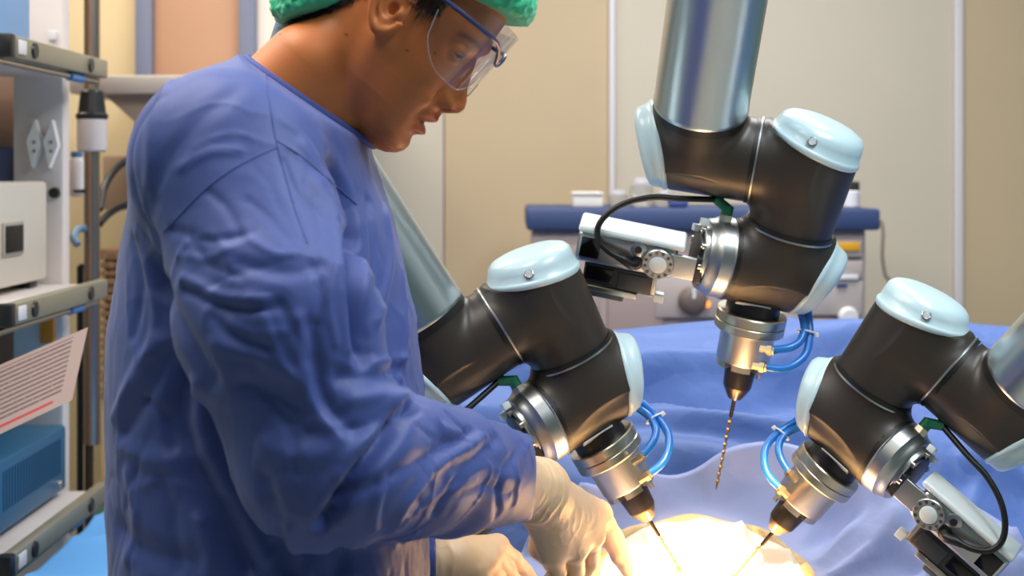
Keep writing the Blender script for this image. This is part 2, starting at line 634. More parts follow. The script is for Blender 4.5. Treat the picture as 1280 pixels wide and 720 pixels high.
# beige monitor box on the middle shelf
bx = empty('monitor_unit', (-1.0, 2.55, 1.231))
tag(bx, 'beige instrument box with a square black window on the middle shelf', 'device')
MB().box((-1.35, 2.42, 1.243), (-0.90, 2.79, 1.432), 0.008).build('housing', mat('beige_box', '#d5ccbf', 0.45), bx)
fr = MB().box((-0.902, 2.537, 1.300), (-0.895, 2.642, 1.360), 0.002).build('bezel', mat('bezel_grey', '#a9a295', 0.4), bx)
MB().box((-0.897, 2.545, 1.306), (-0.893, 2.634, 1.354), 0.001).build('window', mat('black_glass', '#0c0c0d', 0.5), fr)
for xx in (-1.3, -0.93):
    for yy in (2.46, 2.74):
        MB().box((xx - 0.02, yy - 0.02, 1.2305), (xx + 0.02, yy + 0.02, 1.244), 0.002).build('foot', blackp, bx)

# pale storage bin on the top shelf
bn = empty('storage_bin', (-1.05, 2.5, 1.667))
tag(bn, 'pale blue bin standing on the upper shelf of the cart', 'bin')
MB().box((-1.30, 2.36, 1.6675), (-0.868, 2.60, 1.85), 0.01).build('body', mat('bin_blue', '#7ea7d6', 0.45), bn)
MB().box((-1.31, 2.35, 1.85), (-0.858, 2.61, 1.865), 0.005).build('rim', mat('bin_blue', '#7ea7d6', 0.45), bn)

# paper sheet clipped under the middle rail
pm = bpy.data.materials.new('printed_paper'); pm.use_nodes = True
nt = pm.node_tree; bsdf = nt.nodes['Principled BSDF']; bsdf.inputs['Roughness'].default_value = 0.7
uv = nt.nodes.new('ShaderNodeUVMap'); uv.uv_map = 'UVMap'
sep = nt.nodes.new('ShaderNodeSeparateXYZ'); nt.links.new(uv.outputs['UV'], sep.inputs[0])


def math_node(op, a, b=None):
    n = nt.nodes.new('ShaderNodeMath'); n.operation = op
    for i, q in enumerate((a, b)):
        if q is None:
            continue
        if isinstance(q, (int, float)):
            n.inputs[i].default_value = q
        else:
            nt.links.new(q, n.inputs[i])
    return n.outputs[0]


U, Vv = sep.outputs['X'], sep.outputs['Y']
rowf = math_node('FRACT', math_node('MULTIPLY', Vv, 15.0))
ink_row = math_node('LESS_THAN', rowf, 0.5)
inside = math_node('MULTIPLY', math_node('GREATER_THAN', U, 0.12), math_node('LESS_THAN', U, 0.9))
inside = math_node('MULTIPLY', inside, math_node('MULTIPLY', math_node('GREATER_THAN', Vv, 0.19), math_node('LESS_THAN', Vv, 0.95)))
nz = nt.nodes.new('ShaderNodeTexNoise'); nz.inputs['Scale'].default_value = 45; nt.links.new(uv.outputs['UV'], nz.inputs['Vector'])
ink = math_node('MULTIPLY', math_node('MULTIPLY', ink_row, inside), math_node('GREATER_THAN', nz.outputs['Fac'], 0.36))
red = math_node('MULTIPLY', math_node('MULTIPLY', math_node('GREATER_THAN', Vv, 0.085), math_node('LESS_THAN', Vv, 0.125)), math_node('MULTIPLY', math_node('GREATER_THAN', U, 0.45), math_node('LESS_THAN', U, 0.85)))
mxa = nt.nodes.new('ShaderNodeMix'); mxa.data_type = 'RGBA'
mxa.inputs['A'].default_value = lin('#97837f'); mxa.inputs['B'].default_value = lin('#5f4d4b'); nt.links.new(ink, mxa.inputs['Factor'])
mxb = nt.nodes.new('ShaderNodeMix'); mxb.data_type = 'RGBA'
nt.links.new(mxa.outputs['Result'], mxb.inputs['A']); mxb.inputs['B'].default_value = lin('#a82c40'); nt.links.new(red, mxb.inputs['Factor'])
nt.links.new(mxb.outputs['Result'], bsdf.inputs['Base Color'])
q = [P(-55, 480, 2.27), P(110, 409, 2.30), P(90, 500, 2.20), P(-75, 578, 2.17)]
N = 10
vs, fs, uvs = [], [], []
for side in (0, 1):
    for i in range(N + 1):
        for j in range(N + 1):
            u_, v_ = i / N, j / N
            top = q[0] * (1 - u_) + q[1] * u_
            bot = q[3] * (1 - u_) + q[2] * u_
            p_ = bot * (1 - v_) + top * v_
            p_ = p_ + np.array([0, -0.012 * math.sin(math.pi * u_) + 0.0008 * side, 0.0])
            vs.append(p_); uvs.append((u_, v_))
n1 = (N + 1) ** 2
for side in (0, 1):
    for i in range(N):
        for j in range(N):
            a = side * n1 + i * (N + 1) + j
            fs.append((a, a + 1, a + N + 2, a + N + 1))
ppr = make_obj('paper_sheet', vs, fs, pm, None)
ul = ppr.data.uv_layers.new(name='UVMap')
for lp in ppr.data.loops:
    ul.data[lp.index].uv = uvs[lp.vertex_index]
tag(ppr, 'printed paper sheet hanging below the middle rail of the cart', 'paper')

# blue machine on the lower shelf
bl = empty('blue_machine', (-1.0, 2.58, 0.824))
tag(bl, 'teal blue metal machine with side vents on the lower shelf', 'machine')
teal = mat('teal_metal', '#275f82', 0.42, vary=(5, 0.06))
MB().box((-1.32, 2.33, 0.834), (-0.866, 2.80, 0.960), 0.008).build('housing', teal, bl)
MB().box((-1.30, 2.34, 0.9605), (-0.93, 2.60, 0.966), 0.002).build('lid', mat('teal_light', '#3f86b3', 0.4), bl)
vt = MB()
for k in range(22):
    yy = 2.45 + k * 0.0145
    vt.box((-0.8665, yy, 0.872), (-0.8645, yy + 0.005, 0.94))
vt.build('vent_slots', mat('teal_dark', '#1c4c69', 0.5), bl)
for yy in (2.37, 2.76):
    MB().lathe([(0, 0.007), (0.003, 0.006)], (-0.866, yy, 0.852), (1, 0, 0), 12).build('screw', steel, bl)
MB().box((-0.8665, 2.385, 0.90), (-0.864, 2.42, 0.945), 0.001).build('name_plate', mat('plate_cream', '#d8cfc2', 0.5), bl)
for xx in (-1.28, -0.9):
    for yy in (2.37, 2.76):
        MB().box((xx - 0.015, yy - 0.015, 0.8245), (xx + 0.015, yy + 0.015, 0.835)).build('foot', blackp, bl)

# steel pole with clamp
pl = empty('steel_pole', (wx(115, 3.05), 3.05, 0))
tag(pl, 'tall steel pole with a black and white clamp beside the cart', 'pole')
xp = wx(115, 3.05)
MB().cyl((xp, 3.05, wz(555, 3.05)), (xp, 3.05, 2.3), 0.0165, 28).build('pole', mat('pole_steel', '#a8988d', 0.3, 1.0), pl)
MB().cyl((xp - 0.006, 3.05, 0.03), (xp - 0.006, 3.05, wz(555, 3.05) + 0.002), 0.009, 18).build('lower_rod', mat('rod_dark', '#4b4135', 0.4, 0.7), pl)
MB().lathe([(0, 0.031), (0.003, 0.0335), (0.010, 0.0335), (0.014, 0.029), (0.058, 0.024), (0.062, 0.019)], (xp, 3.05, wz(149, 3.05)), (0, 0, 1), 28).build('collar', blackp, pl)
MB().lathe([(0, 0.026), (0.004, 0.031), (0.068, 0.031), (0.072, 0.027)], (xp, 3.05, wz(190, 3.05)), (0, 0, 1), 28).build('sleeve', mat('sleeve_white', '#d0c8c8', 0.4), pl)
MB().lathe([(0, 0.09), (0.02, 0.085), (0.035, 0.03)], (xp, 3.05, 0.0), (0, 0, 1), 36).build('base', rail_m, pl)
MB().cyl((xp - 0.028, 3.06, 0.03), (xp - 0.028, 3.06, 1.25), 0.007, 14).cyl((xp - 0.028, 3.06, 1.25), (xp, 3.05, 1.25), 0.006, 10).build('side_tube', blackp, pl)
# blue hook on the pole
hkp = [P(108, 285, 3.04), P(97, 287, 3.03), P(92, 297, 3.0), P(97, 306, 2.99)]
MB().sweep(hkp, 0.008, 10).build('hook', mat('hook_grey_blue', '#6b87a3', 0.4), pl)
MB().cyl(P(92, 239, 3.03), P(112, 239, 3.05), 0.004, 10).build('pin', blackp, pl)

for k, (pts, lab) in enumerate((([P(124, 262, 3.15), P(131, 232, 3.2), P(148, 208, 3.3), P(172, 196, 3.42), P(205, 194, 3.55)], 'upper black hose curving from the pole towards the counter'),
                                ([P(124, 280, 3.15), P(135, 268, 3.2), P(150, 259, 3.3), P(172, 256, 3.45), P(205, 262, 3.58)], 'lower black hose curving from the pole towards the counter'))):
    h_ = MB().sweep(pts, 0.0085, 12).build('black_hose', blackp)
    tag(h_, lab, 'hose', 'black hoses behind the pole')
# white bottle hanging behind the pole
wbm = empty('white_canister', P(96, 235, 3.1)); tag(wbm, 'white plastic canister held between the cart column and the pole', 'canister')
c = P(96, 234, 3.12)
MB().lathe([(0, 0.012), (0.006, 0.017), (0.075, 0.017), (0.085, 0.012)], c - np.array([0, 0, 0.02]), (0, 0, 1), 20).build('body', white_pl, wbm)
MB().lathe([(0, 0.0125), (0.012, 0.0125)], c + np.array([0, 0, 0.065]), (0, 0, 1), 20).build('lid', blue_pl, wbm)
# green bin on the floor side
gb = empty('green_bin', (wx(126, 3.3), 3.3, 0)); tag(gb, 'pale green bin behind the blue sheet by the cart', 'bin')
MB().box((wx(112, 3.3), 3.3, 0.0), (wx(190, 3.3), 3.5, wz(627, 3.3)), 0.01).build('body', mat('pale_green', '#8fb39a', 0.4), gb)
MB().box((wx(111, 3.3), 3.29, wz(627, 3.3)), (wx(192, 3.3), 3.51, wz(621, 3.3)), 0.003).build('rim', mat('pale_green', '#8fb39a', 0.4), gb)

# ------------------------------------------------------------------ blue topped trolley behind the robots
D = 3.55
tr = empty('anaesthesia_trolley', (wx(880, D), D + 0.25, 0))
tag(tr, 'grey medical trolley with a thick dark blue top against the wall', 'trolley')
body_m = mat('trolley_body', '#b0a09a', 0.5, vary=(4, 0.05))
blue_top = mat('trolley_blue', '#36466f', 0.55)
MB().box((wx(658, D), D, wz(288, D)), (wx(1101, D), D + 0.5, wz(261, D)), 0.008).build('top', blue_top, tr)
MB().box((wx(666, D), D + 0.03, 0.1), (wx(1086, D), D + 0.48, wz(288, D)), 0.006).build('body', body_m, tr)
MB().box((wx(820, D), D + 0.012, wz(398, D)), (wx(905, D), D + 0.031, wz(345, D)), 0.004).build('control_panel', mat('panel_grey', '#b8aaa4', 0.45), tr)
kn = MB().lathe([(0, 0.036), (0.012, 0.036), (0.016, 0.03), (0.034, 0.027), (0.038, 0.02)], (wx(866, D), D + 0.012, wz(376, D)), (0, -1, 0), 32).build('knob', mat('knob_brown', '#6f605b', 0.45), tr)
MB().box((wx(864, D), D - 0.028, wz(372, D)), (wx(868, D), D - 0.022, wz(360, D))).build('pointer', white_pl, kn)
MB().lathe([(0, 0.008), (0.006, 0.006)], (wx(869, D) + 0.012, D + 0.0, wz(381, D)), (0, -1, 0), 14)
MB().lathe([(0, 0.0075), (0.006, 0.005)], (wx(885, D), D + 0.012, wz(381, D)), (0, -1, 0), 14).build('indicator', mat('led_orange', '#ff8a2a', 0.4, emit=('#ff7a1a', 3.0)), tr)
for py0, py1 in ((300, 322), (326, 348), (352, 395), (400, 470)):
    MB().box((wx(1000, D), D + 0.014, wz(py1, D)), (wx(1080, D), D + 0.03, wz(py0, D)), 0.004).build('drawer', mat('drawer_grey', '#b9aca7', 0.45), tr)
MB().box((wx(1048, D), D + 0.008, wz(314, D)), (wx(1076, D), D + 0.0145, wz(303, D)), 0.001).build('label_plate', mat('yellow_plate', '#e0a21d', 0.5), tr)
MB().box((wx(1046, D), D + 0.008, wz(350, D)), (wx(1074, D), D + 0.0145, wz(344, D)), 0.001).build('label_plate', white_pl, tr)
MB().box((wx(1047, D), D + 0.008, wz(359, D)), (wx(1060, D), D + 0.0145, wz(355, D)), 0.001).build('label_plate', blue_top, tr)
MB().lathe([(0, 0.026), (0.02, 0.02)], (wx(1062, D), D + 0.013, wz(397, D)), (0, -1, 0), 24).build('knob', white_pl, tr)
for px in (680, 760):
    MB().box((wx(px, D), D + 0.016, wz(470, D)), (wx(px + 70, D), D + 0.031, wz(305, D)), 0.004).build('side_door', mat('panel_pink', '#a8938d', 0.5), tr)
for xx in (wx(690, D), wx(1060, D)):
    for yy in (D + 0.08, D + 0.42):
        MB().lathe([(0, 0.05), (0.03, 0.05)], (xx - 0.015, yy, 0.05), (1, 0, 0), 20).build('castor', blackp, tr)
ZT = wz(261, D) + 0.0005


def on_top(px, y):
    return np.array([wx(px, y), y, ZT])


# things on the trolley
def carton(px0, px1, pyt, y, m, name, label):
    e = empty(name, on_top((px0 + px1) / 2, y)); tag(e, label, 'box')
    zt = wz(pyt, y)
    MB().box((wx(px0, y), y, ZT), (wx(px1, y), y + 0.09, ZT + (zt - ZT) * 0.8), 0.005).build('tray', m, e)
    MB().box((wx(px0 - 1, y), y - 0.004, ZT + (zt - ZT) * 0.8), (wx(px1 + 1, y), y + 0.094, zt), 0.006).build('lid', m, e)


carton(716, 754, 240, D + 0.12, mat('carton_white', '#e6e0da', 0.5), 'white_carton', 'small white carton on the left of the blue trolley top')
glassy = mat('clear_plastic', '#e8e6e4', 0.12, trans=0.75, spec=0.5)
for px, pyt, r, lab in ((773, 238, 0.026, 'leftmost squat clear plastic jar on the trolley'), (802, 222, 0.030, 'tallest clear plastic jar on the trolley'), (830, 238, 0.024, 'clear plastic jar nearest the robot joint on the trolley')):
    y = D + 0.2
    b = on_top(px, y); h = wz(pyt, y) - ZT
    e = empty('plastic_jar', b); tag(e, lab, 'jar', 'clear jars on the trolley')
    MB().lathe([(0, r * 0.9), (0.004, r), (h * 0.7, r), (h * 0.8, r * 0.7)], b, (0, 0, 1), 28).build('body', glassy, e)
    MB().lathe([(h * 0.8, r * 0.72), (h, r * 0.7)], b, (0, 0, 1), 28).build('lid', mat('lid_lilac', '#d8d2d6', 0.4), e)
for px, y, lab in ((845, D + 0.1, 'crumpled blue wipe packet on the trolley under the robot joint'),):
    e = MB().box(on_top(px - 8, y), on_top(px + 16, y) + np.array([0, 0.06, 0.03]), 0.01, 3).build('wipe_packet', mat('packet_blue', '#4b5f9e', 0.5)); tag(e, lab, 'packet')
e = empty('black_speaker', on_top(1066, D + 0.2)); tag(e, 'small upright black box at the right end of the trolley', 'box')
MB().box((wx(1050, D + .2), D + 0.2, ZT), (wx(1075, D + .2), D + 0.27, wz(227, D + .2)), 0.004).build('case', mat('black_case', '#1d1c1f', 0.5), e)
MB().box((wx(1053, D + .2), D + 0.197, ZT + 0.01), (wx(1072, D + .2), D + 0.201, wz(232, D + .2)), 0.001).build('front_panel', mat('black_mesh', '#121214', 0.7), e)
e = empty('gauze_roll', on_top(1063, D + 0.1)); tag(e, 'white gauze roll in front of the small black box', 'roll')
MB().lathe([(0, 0.018), (0.003, 0.021), (0.04, 0.021), (0.043, 0.018), (0.043, 0.008), (0.01, 0.007)], on_top(1064, D + 0.1) , (0, 0, 1), 24).build('roll', mat('gauze_white', '#dedbe0', 0.8), e)
cab = MB().sweep([P(1101, 275, D + 0.3), P(1104, 290, D + 0.3), P(1103, 320, D + 0.3), P(1107, 345, D + 0.3), P(1112, 358, D + 0.3), P(1112, 460, D + 0.3), P(1112, 880, D + 0.3)], 0.005, 8).build('power_cord', mat('cord_tan', '#9c8f7d', 0.5))
tag(cab, 'thin tan cord hanging down beside the blue trolley top', 'cord')

# ================================================================== operating table, drape, opening
def drape_z(x, y):
    x = np.asarray(x, float); y = np.asarray(y, float)
    zr = np.interp(y, [1.66, 1.74, 1.80, 1.89, 2.00, 2.15, 2.33, 2.43, 2.50, 2.60, 2.75, 2.95],
                   [0.79, 0.822, 0.850, 0.892, 0.945, 1.035, 1.145, 1.183, 1.183, 1.13, 0.98, 0.84])
    # smooth the profile
    zl = 0.81 + 0 * y
    t = sstep(-0.50, -0.12, x)
    return zl * (1 - t) + zr * t


def fold_field(x, y):
    p = np.column_stack([x, y, 0 * x])
    w = perlin(p * 2.3 + 5) * 0.25
    f = np.zeros(len(x))
    # broad diagonal folds
    a = (x * 0.35 + y * 0.94)
    f += 0.036 * perlin(np.column_stack([(x * 0.9 - y * 0.3) * 1.6, (a + w * 0.3) * 6.0, 0 * x + 3.1]))
    f += 0.030 * (ridge(np.column_stack([(x * 0.8 - y * 0.5) * 1.4 + 4, (x * 0.5 + y * 0.85 + w * 0.3) * 4.3, 0 * x + 9.7]), 2.0) - 0.3)
    f += 0.006 * ridge(np.column_stack([x * 5 + w * 3, y * 7 + w * 4, 0 * x + 1.3]), 2)
    return f


def polyfold(x, y, pts, w, amp):
    p = np.column_stack([x, y, 0 * x])
    d = seg_dist(p, np.array([(a, b, 0.0) for a, b in pts]))
    return amp * np.exp(-(d / w) ** 2)


OPX, OPY, OPA, OPB = 0.250, 1.885, 0.142, 0.115


def drape_full(x, y):
    z = drape_z(x, y)
    r = np.sqrt(((x - OPX) / OPA) ** 2 + ((y - OPY) / OPB) ** 2)
    fade = sstep(1.0, 1.8, r)
    top = 1 - 0.85 * np.exp(-((y - 2.46) / 0.07) ** 2)
    f = fold_field(x, y)
    # overlapping pleats: the cloth behind each line stands proud of the cloth in front of it
    for yl, am, dec in ((2.255 + 0.05 * np.sin(3.2 * x + 0.4) + 0.04 * x, 0.034, 0.10), (2.15 - 0.14 * (x - 0.25) + 0.02 * np.sin(7 * x), 0.026, 0.08), (2.37 + 0.03 * np.sin(4 * x + 2), 0.014, 0.05)):
        t = y - yl
        f += am * np.exp(-np.clip(t, 0, None) / dec) * sstep(-0.016, 0.010, t)
    for xl, am, dec in ((0.60 + 0.35 * (y - 1.9), 0.030, 0.10), (0.80 - 0.25 * (y - 1.9), 0.030, 0.12), (1.02 + 0.2 * (y - 1.9), 0.03, 0.12)):
        t = x - xl
        f += am * np.exp(-np.clip(t, 0, None) / dec) * sstep(-0.02, 0.012, t) * sstep(2.35, 2.1, y)
    # deliberate folds that run off the opening
    f += polyfold(x, y, [(0.40, 1.93), (0.52, 1.97), (0.62, 1.88), (0.72, 1.76)], 0.030, 0.035)
    f += polyfold(x, y, [(0.38, 1.84), (0.47, 1.80), (0.56, 1.74)], 0.026, 0.025)
    f += polyfold(x, y, [(0.10, 2.02), (0.0, 2.10), (-0.10, 2.15)], 0.04, 0.03)
    f += polyfold(x, y, [(0.12, 2.12), (0.28, 2.10), (0.45, 2.04), (0.60, 2.02)], 0.04, 0.035)
    f += polyfold(x, y, [(0.05, 2.28), (0.30, 2.24), (0.62, 2.33), (0.9, 2.28)], 0.045, -0.04)
    z = z + f * fade * top * sstep(-0.45, -0.05, x) + f * 0.25 * (1 - sstep(-0.45, -0.05, x))
    z = z - 0.014 * (1 - sstep(0.86, 1.0, r))
    return z


def sheet(name, x0, x1, y0, y1, nx, ny, zfun, zskirt, m):
    xs = np.linspace(x0, x1, nx); ys = np.linspace(y0, y1, ny)
    X, Y = np.meshgrid(xs, ys, indexing='ij')
    Z = zfun(X.ravel(), Y.ravel()).reshape(nx, ny)
    for _ in range(3):
        Zp = np.pad(Z, 1, mode='edge')
        Z = (Zp[:-2, 1:-1] + Zp[2:, 1:-1] + Zp[1:-1, :-2] + Zp[1:-1, 2:] + 2 * Zp[1:-1, 1:-1]) / 6
    v = np.column_stack([X.ravel(), Y.ravel(), Z.ravel()]).tolist()
    f = []
    for i in range(nx - 1):
        for j in range(ny - 1):
            a = i * ny + j
            f.append((a, a + ny, a + ny + 1, a + 1))
    # hanging sides
    border = [(i, 0) for i in range(nx)] + [(nx - 1, j) for j in range(1, ny)] + [(i, ny - 1) for i in range(nx - 2, -1, -1)] + [(0, j) for j in range(ny - 2, 0, -1)]
    cx, cy = (x0 + x1) / 2, (y0 + y1) / 2
    prev = [i * ny + j for i, j in border]
    for k in range(1, 7):
        t = k / 6
        cur = []
        for n_, (i, j) in enumerate(border):
            px, py, pz = X[i, j], Y[i, j], Z[i, j]
            ox = (-1 if i == 0 else 1 if i == nx - 1 else 0)
            oy = (-1 if j == 0 else 1 if j == ny - 1 else 0)
            wv_ = 0.018 * t * (math.sin(n_ * 0.33) + math.sin(n_ * 0.13 + 1)) + 0.012 * min(1, t * 4)
            cur.append(len(v))
            v.append((px + ox * wv_, py + oy * wv_, pz + (zskirt - pz) * t))
        for n_ in range(len(border)):
            n2 = (n_ + 1) % len(border)
            f.append((prev[n_], prev[n2], cur[n2], cur[n_]))
        prev = cur
    return make_obj(name, np.array(v), f, m, None, angle=None)


drape_m = mat('drape_blue', '#3f63ab', 0.58, vary=(3, 0.05), bump=[(260, 0.10, 0.002)], crumple=(7, 0.25, 0.03), sheen=0.2)
drape = sheet('surgical_drape', -0.135, 1.45, 1.70, 2.92, 260, 200, drape_full, 0.02, drape_m)
tag(drape, 'blue surgical drape laid in folds over the patient', 'drape')
sheet_m = mat('sheet_light_blue', '#5a9fe0', 0.6, vary=(4, 0.05), bump=[(240, 0.08, 0.002), (16, 0.2, 0.008)])


def foot_z(x, y):
    p = np.column_stack([x * 5, y * 5, 0 * x])
    return 0.815 + 0.012 * perlin(p) + 0.010 * (ridge(p * 0.8 + 7, 3) - 0.2) + 0.03 * sstep(-0.75, -0.4, x)


fs_ = sheet('table_sheet', -0.765, -0.225, 1.90, 2.86, 90, 110, foot_z, 0.02, sheet_m)
tag(fs_, 'bright light blue sheet over the table end by the cart', 'sheet')

# pale inner sheet round the opening
def inner_r(t):
    return 1 + 0.10 * math.sin(2 * t + 0.6) + 0.07 * math.sin(3 * t + 2.0) + 0.04 * math.sin(5 * t)


vs, fs = [], []
NRI, NAI = 30, 150
for i in range(NRI + 1):
    r = 0.30 + 0.70 * i / NRI
    for k in range(NAI):
        t = 2 * math.pi * k / NAI
        vs.append((OPX + 0.06 + 0.33 * r * inner_r(t) * math.cos(t), OPY - 0.01 + 0.20 * r * inner_r(t) * math.sin(t), 0))
vs = np.array(vs)
rr_ = np.repeat(0.30 + 0.70 * np.arange(NRI + 1) / NRI, NAI)
tt_ = np.tile(2 * math.pi * np.arange(NAI) / NAI, NRI + 1)
ro = np.sqrt(((vs[:, 0] - OPX) / OPA) ** 2 + ((vs[:, 1] - OPY) / OPB) ** 2)
lift = 0.011 + 0.030 * np.exp(-((rr_ - 0.97) / 0.12) ** 2) * (0.4 + 0.6 * np.sin(3 * tt_ + 1.0) ** 2) * sstep(1.0, 1.4, ro)
rad = 0.020 * (ridge(np.column_stack([np.cos(tt_) * 2.6, np.sin(tt_) * 2.6, rr_ * 0.7]), 2) - 0.2) * sstep(1.05, 1.7, ro)
z_ = np.maximum(drape_full(vs[:, 0], vs[:, 1]), drape_z(vs[:, 0], vs[:, 1])) + lift + np.maximum(rad, -0.004)
z_ = z_ - 0.02 * (ro < 0.95)
z_ = np.where(rr_ > 0.995, z_ - 0.016, z_)
vs[:, 2] = z_
for i in range(NRI):
    for k in range(NAI):
        k2 = (k + 1) % NAI
        fs.append((i * NAI + k, i * NAI + k2, (i + 1) * NAI + k2, (i + 1) * NAI + k))
ins = make_obj('inner_sheet', vs, fs, mat('sheet_lavender', '#98a3d2', 0.6, vary=(4, 0.05), bump=[(260, 0.1, 0.002)], crumple=(8, 0.2, 0.02)), None, angle=None)
tag(ins, 'pale lavender sheet spread round the lit opening', 'sheet')

# pale padded opening with the lit operating field
pad_m = mat('pad_cream', '#efe4d2', 0.7, vary=(25, 0.08), bump=[(120, 0.3, 0.003)])
fld = empty('operating_field', (OPX, OPY, 0.9))
tag(fld, 'pale cream opening in the drape under the drills, brightly lit', 'opening')
vs, fs = [], []
NR, NA = 26, 96
for i in range(NR + 1):
    r = i / NR
    for k in range(NA):
        t = 2 * math.pi * k / NA
        x = OPX + OPA * r * math.cos(t); y = OPY + OPB * r * math.sin(t)
        z = float(drape_z(x, y)) + 0.026 - 0.018 * math.exp(-(r / 0.45) ** 2)
        z += 0.010 * float(ridge(np.array([[x * 14 + 2, y * 20, 0.5]]), 2)[0]) * (0.3 + r) * (1 if r > 0.3 else r / 0.3) * (1 if r < .95 else 0)
        vs.append((x, y, z if i < NR else z - 0.022))
for i in range(NR):
    for k in range(NA):
        k2 = (k + 1) % NA
        fs.append((i * NA + k, i * NA + k2, (i + 1) * NA + k2, (i + 1) * NA + k))
make_obj('pad', vs, fs, pad_m, fld, angle=None)
ring = []
for k in range(NA):
    t = 2 * math.pi * k / NA
    x = OPX + OPA * 1.0 * math.cos(t); y = OPY + OPB * 1.0 * math.sin(t)
    ring.append((x, y, float(drape_z(x, y)) + 0.019 + 0.003 * math.sin(9 * t)))
ring.append(ring[0])
MB().sweep(ring, 0.0085, 10, smooth=1, cap=False).build('gauze_rim', mat('gauze_tan', '#d9b98a', 0.85, vary=(90, 0.25), bump=[(300, 0.6, 0.003)]), fld)
vs, fs = [], []
IA = 40
for i in range(7):
    r = i / 6
    for k in range(IA):
        t = 2 * math.pi * k / IA
        rr = r * (1 + 0.12 * math.sin(3 * t + 1) + 0.06 * math.sin(5 * t))
        x = OPX + 0.0 + 0.062 * rr * math.cos(t); y = OPY + 0.005 + 0.042 * rr * math.sin(t)
        vs.append((x, y, float(drape_z(x, y)) + 0.0125 + 0.012 * (1 - r * r)))
for i in range(6):
    for k in range(IA):
        k2 = (k + 1) % IA
        fs.append((i * IA + k, i * IA + k2, (i + 1) * IA + k2, (i + 1) * IA + k))
make_obj('tissue', vs, fs, mat('tissue', '#d2a95c', 0.35, vary=(30, 0.2)), fld, angle=None)

# ================================================================== robot arms
# one arm is modelled in its own frame (units: thousandths): u right, v up, w towards the front
brown = mat('arm_graphite', '#352f2a', 0.40, vary=(6, 0.06), spec=0.45, bump=[(500, 0.04, 0.0006)])
cap_m = mat('arm_pale_blue', '#c2dce5', 0.30, spec=0.5, coat=0.2)
alu = mat('brushed_aluminium', '#c3cccf', 0.30, 1.0, vary=(9, 0.05), bump=[(700, 0.05, 0.0004)])
alu_dark = mat('machined_metal', '#b9bcbc', 0.36, 1.0, vary=(20, 0.06))
alu_warm = mat('satin_nickel', '#c5beae', 0.32, 1.0)
rubber = mat('black_rubber', '#0f0f10', 0.45)
green_p = mat('green_plastic', '#1f7a55', 0.4)
hose_m = mat('blue_hose', '#1f7ad6', 0.25, spec=0.6, trans=0.15)
gold = mat('gold_bit', '#a08456', 0.42, 1.0)
brass = mat('brass', '#94886f', 0.42, 1.0)
white_g = mat('white_gloss', '#dfe8ea', 0.3)
glass_b = mat('black_window', '#08080a', 0.12)
char = mat('charcoal_plastic', '#22252a', 0.45)
strip_w = mat('white_strip', '#e8e6e0', 0.5)


def nrm(v):
    v = np.array(v, float)
    return v / np.linalg.norm(v)


TILT = math.radians(33)
a1 = nrm((0.984, -0.176, 0.0))
t_im = nrm((0.20, 0.98))
tdir = nrm((t_im[0] * math.cos(TILT), t_im[1] * math.cos(TILT), math.sin(TILT)))
tdir = nrm(tdir - a1 * np.dot(tdir, a1))
A1 = np.array([-73, 13, 0.0])
X2 = np.array([66.7, -12, 0.0])
a2 = nrm((0.267, 0.931, 0.242))
C23 = X2 - 77 * a2
X3 = C23 - 58 * a2
a3 = nrm((-0.95, 0.171, 0.26))
a3 = nrm(a3 - a2 * np.dot(a3, a2))
R3 = X3 + 64 * a3
cap1c, cap1n = np.array([-114, 20, 0.0]), nrm((-0.985, -0.15, 0.06))
cap2c, cap2n = np.array([74, 16, 7.0]), nrm((0.476, 0.845, 0.242))
cap3c, cap3n = np.array([71, -147, -44.0]), nrm((0.857, -0.516, -0.10))


def w1_f(p):
    d, s = line_dist(p, A1, a1)
    main = np.maximum(d - (54.5 - 0.02 * s), (p - np.zeros(3)) @ a1 + 1.0)
    main = smax(main, (p - cap1c) @ cap1n, 1.5)
    d2, s2 = line_dist(p, A1, tdir)
    out = np.maximum(np.maximum(d2 - 57, s2 - 60), -s2)
    return smin(main, out, 10)


def w2_f(p):
    d, s = line_dist(p, X2, a2)
    main = np.maximum(d - (56.5 + 0.045 * s), -(p - C23) @ a2 + 1.0)
    main = np.maximum(main, (p - cap2c) @ cap2n)
    d2, s2 = line_dist(p, X2, -a1)
    out = np.maximum(np.maximum(d2 - 53, -(p @ a1) + 1.0), -s2)
    r = smin(main, out, 16)
    return r


def w3_f(p):
    d, s = line_dist(p, X3, a3)
    main = np.maximum(d - (52 - 0.01 * s), (p - R3) @ a3)
    main = smax(main, (p - cap3c) @ cap3n, 1.5)
    d2, s2 = line_dist(p, X3, a2)
    out = np.maximum(np.maximum(d2 - 53.5, (p - C23) @ a2 + 1.0), -s2)
    return smin(main, out, 22)


def L(p):
    p = np.atleast_2d(np.asarray(p, float))
    return np.column_stack([p[:, 0], -p[:, 2], p[:, 1]]) * 1e-3


class RB(MB):
    def fin(self, name, m, parent, angle=38):
        self.v = [tuple(q) for q in L(self.v)]
        return self.build(name, m, parent, angle)


robot = empty('robot_arm'); robot['_local'] = 1

for nm, fn, lo, hi in (('wrist_housing', w1_f, (-180, -60, -62), (6, 110, 100)), ('wrist_housing', w2_f, (-6, -110, -85), (150, 90, 80)), ('wrist_housing', w3_f, (-45, -205, -110), (140, -50, 50))):
    v, f = nets(fn, lo, hi, 2.0, 3)
    o_ = make_obj(nm, L(v), f, brown, robot, angle=50)
    if fn is w1_f:
        o_['_w1'] = 1

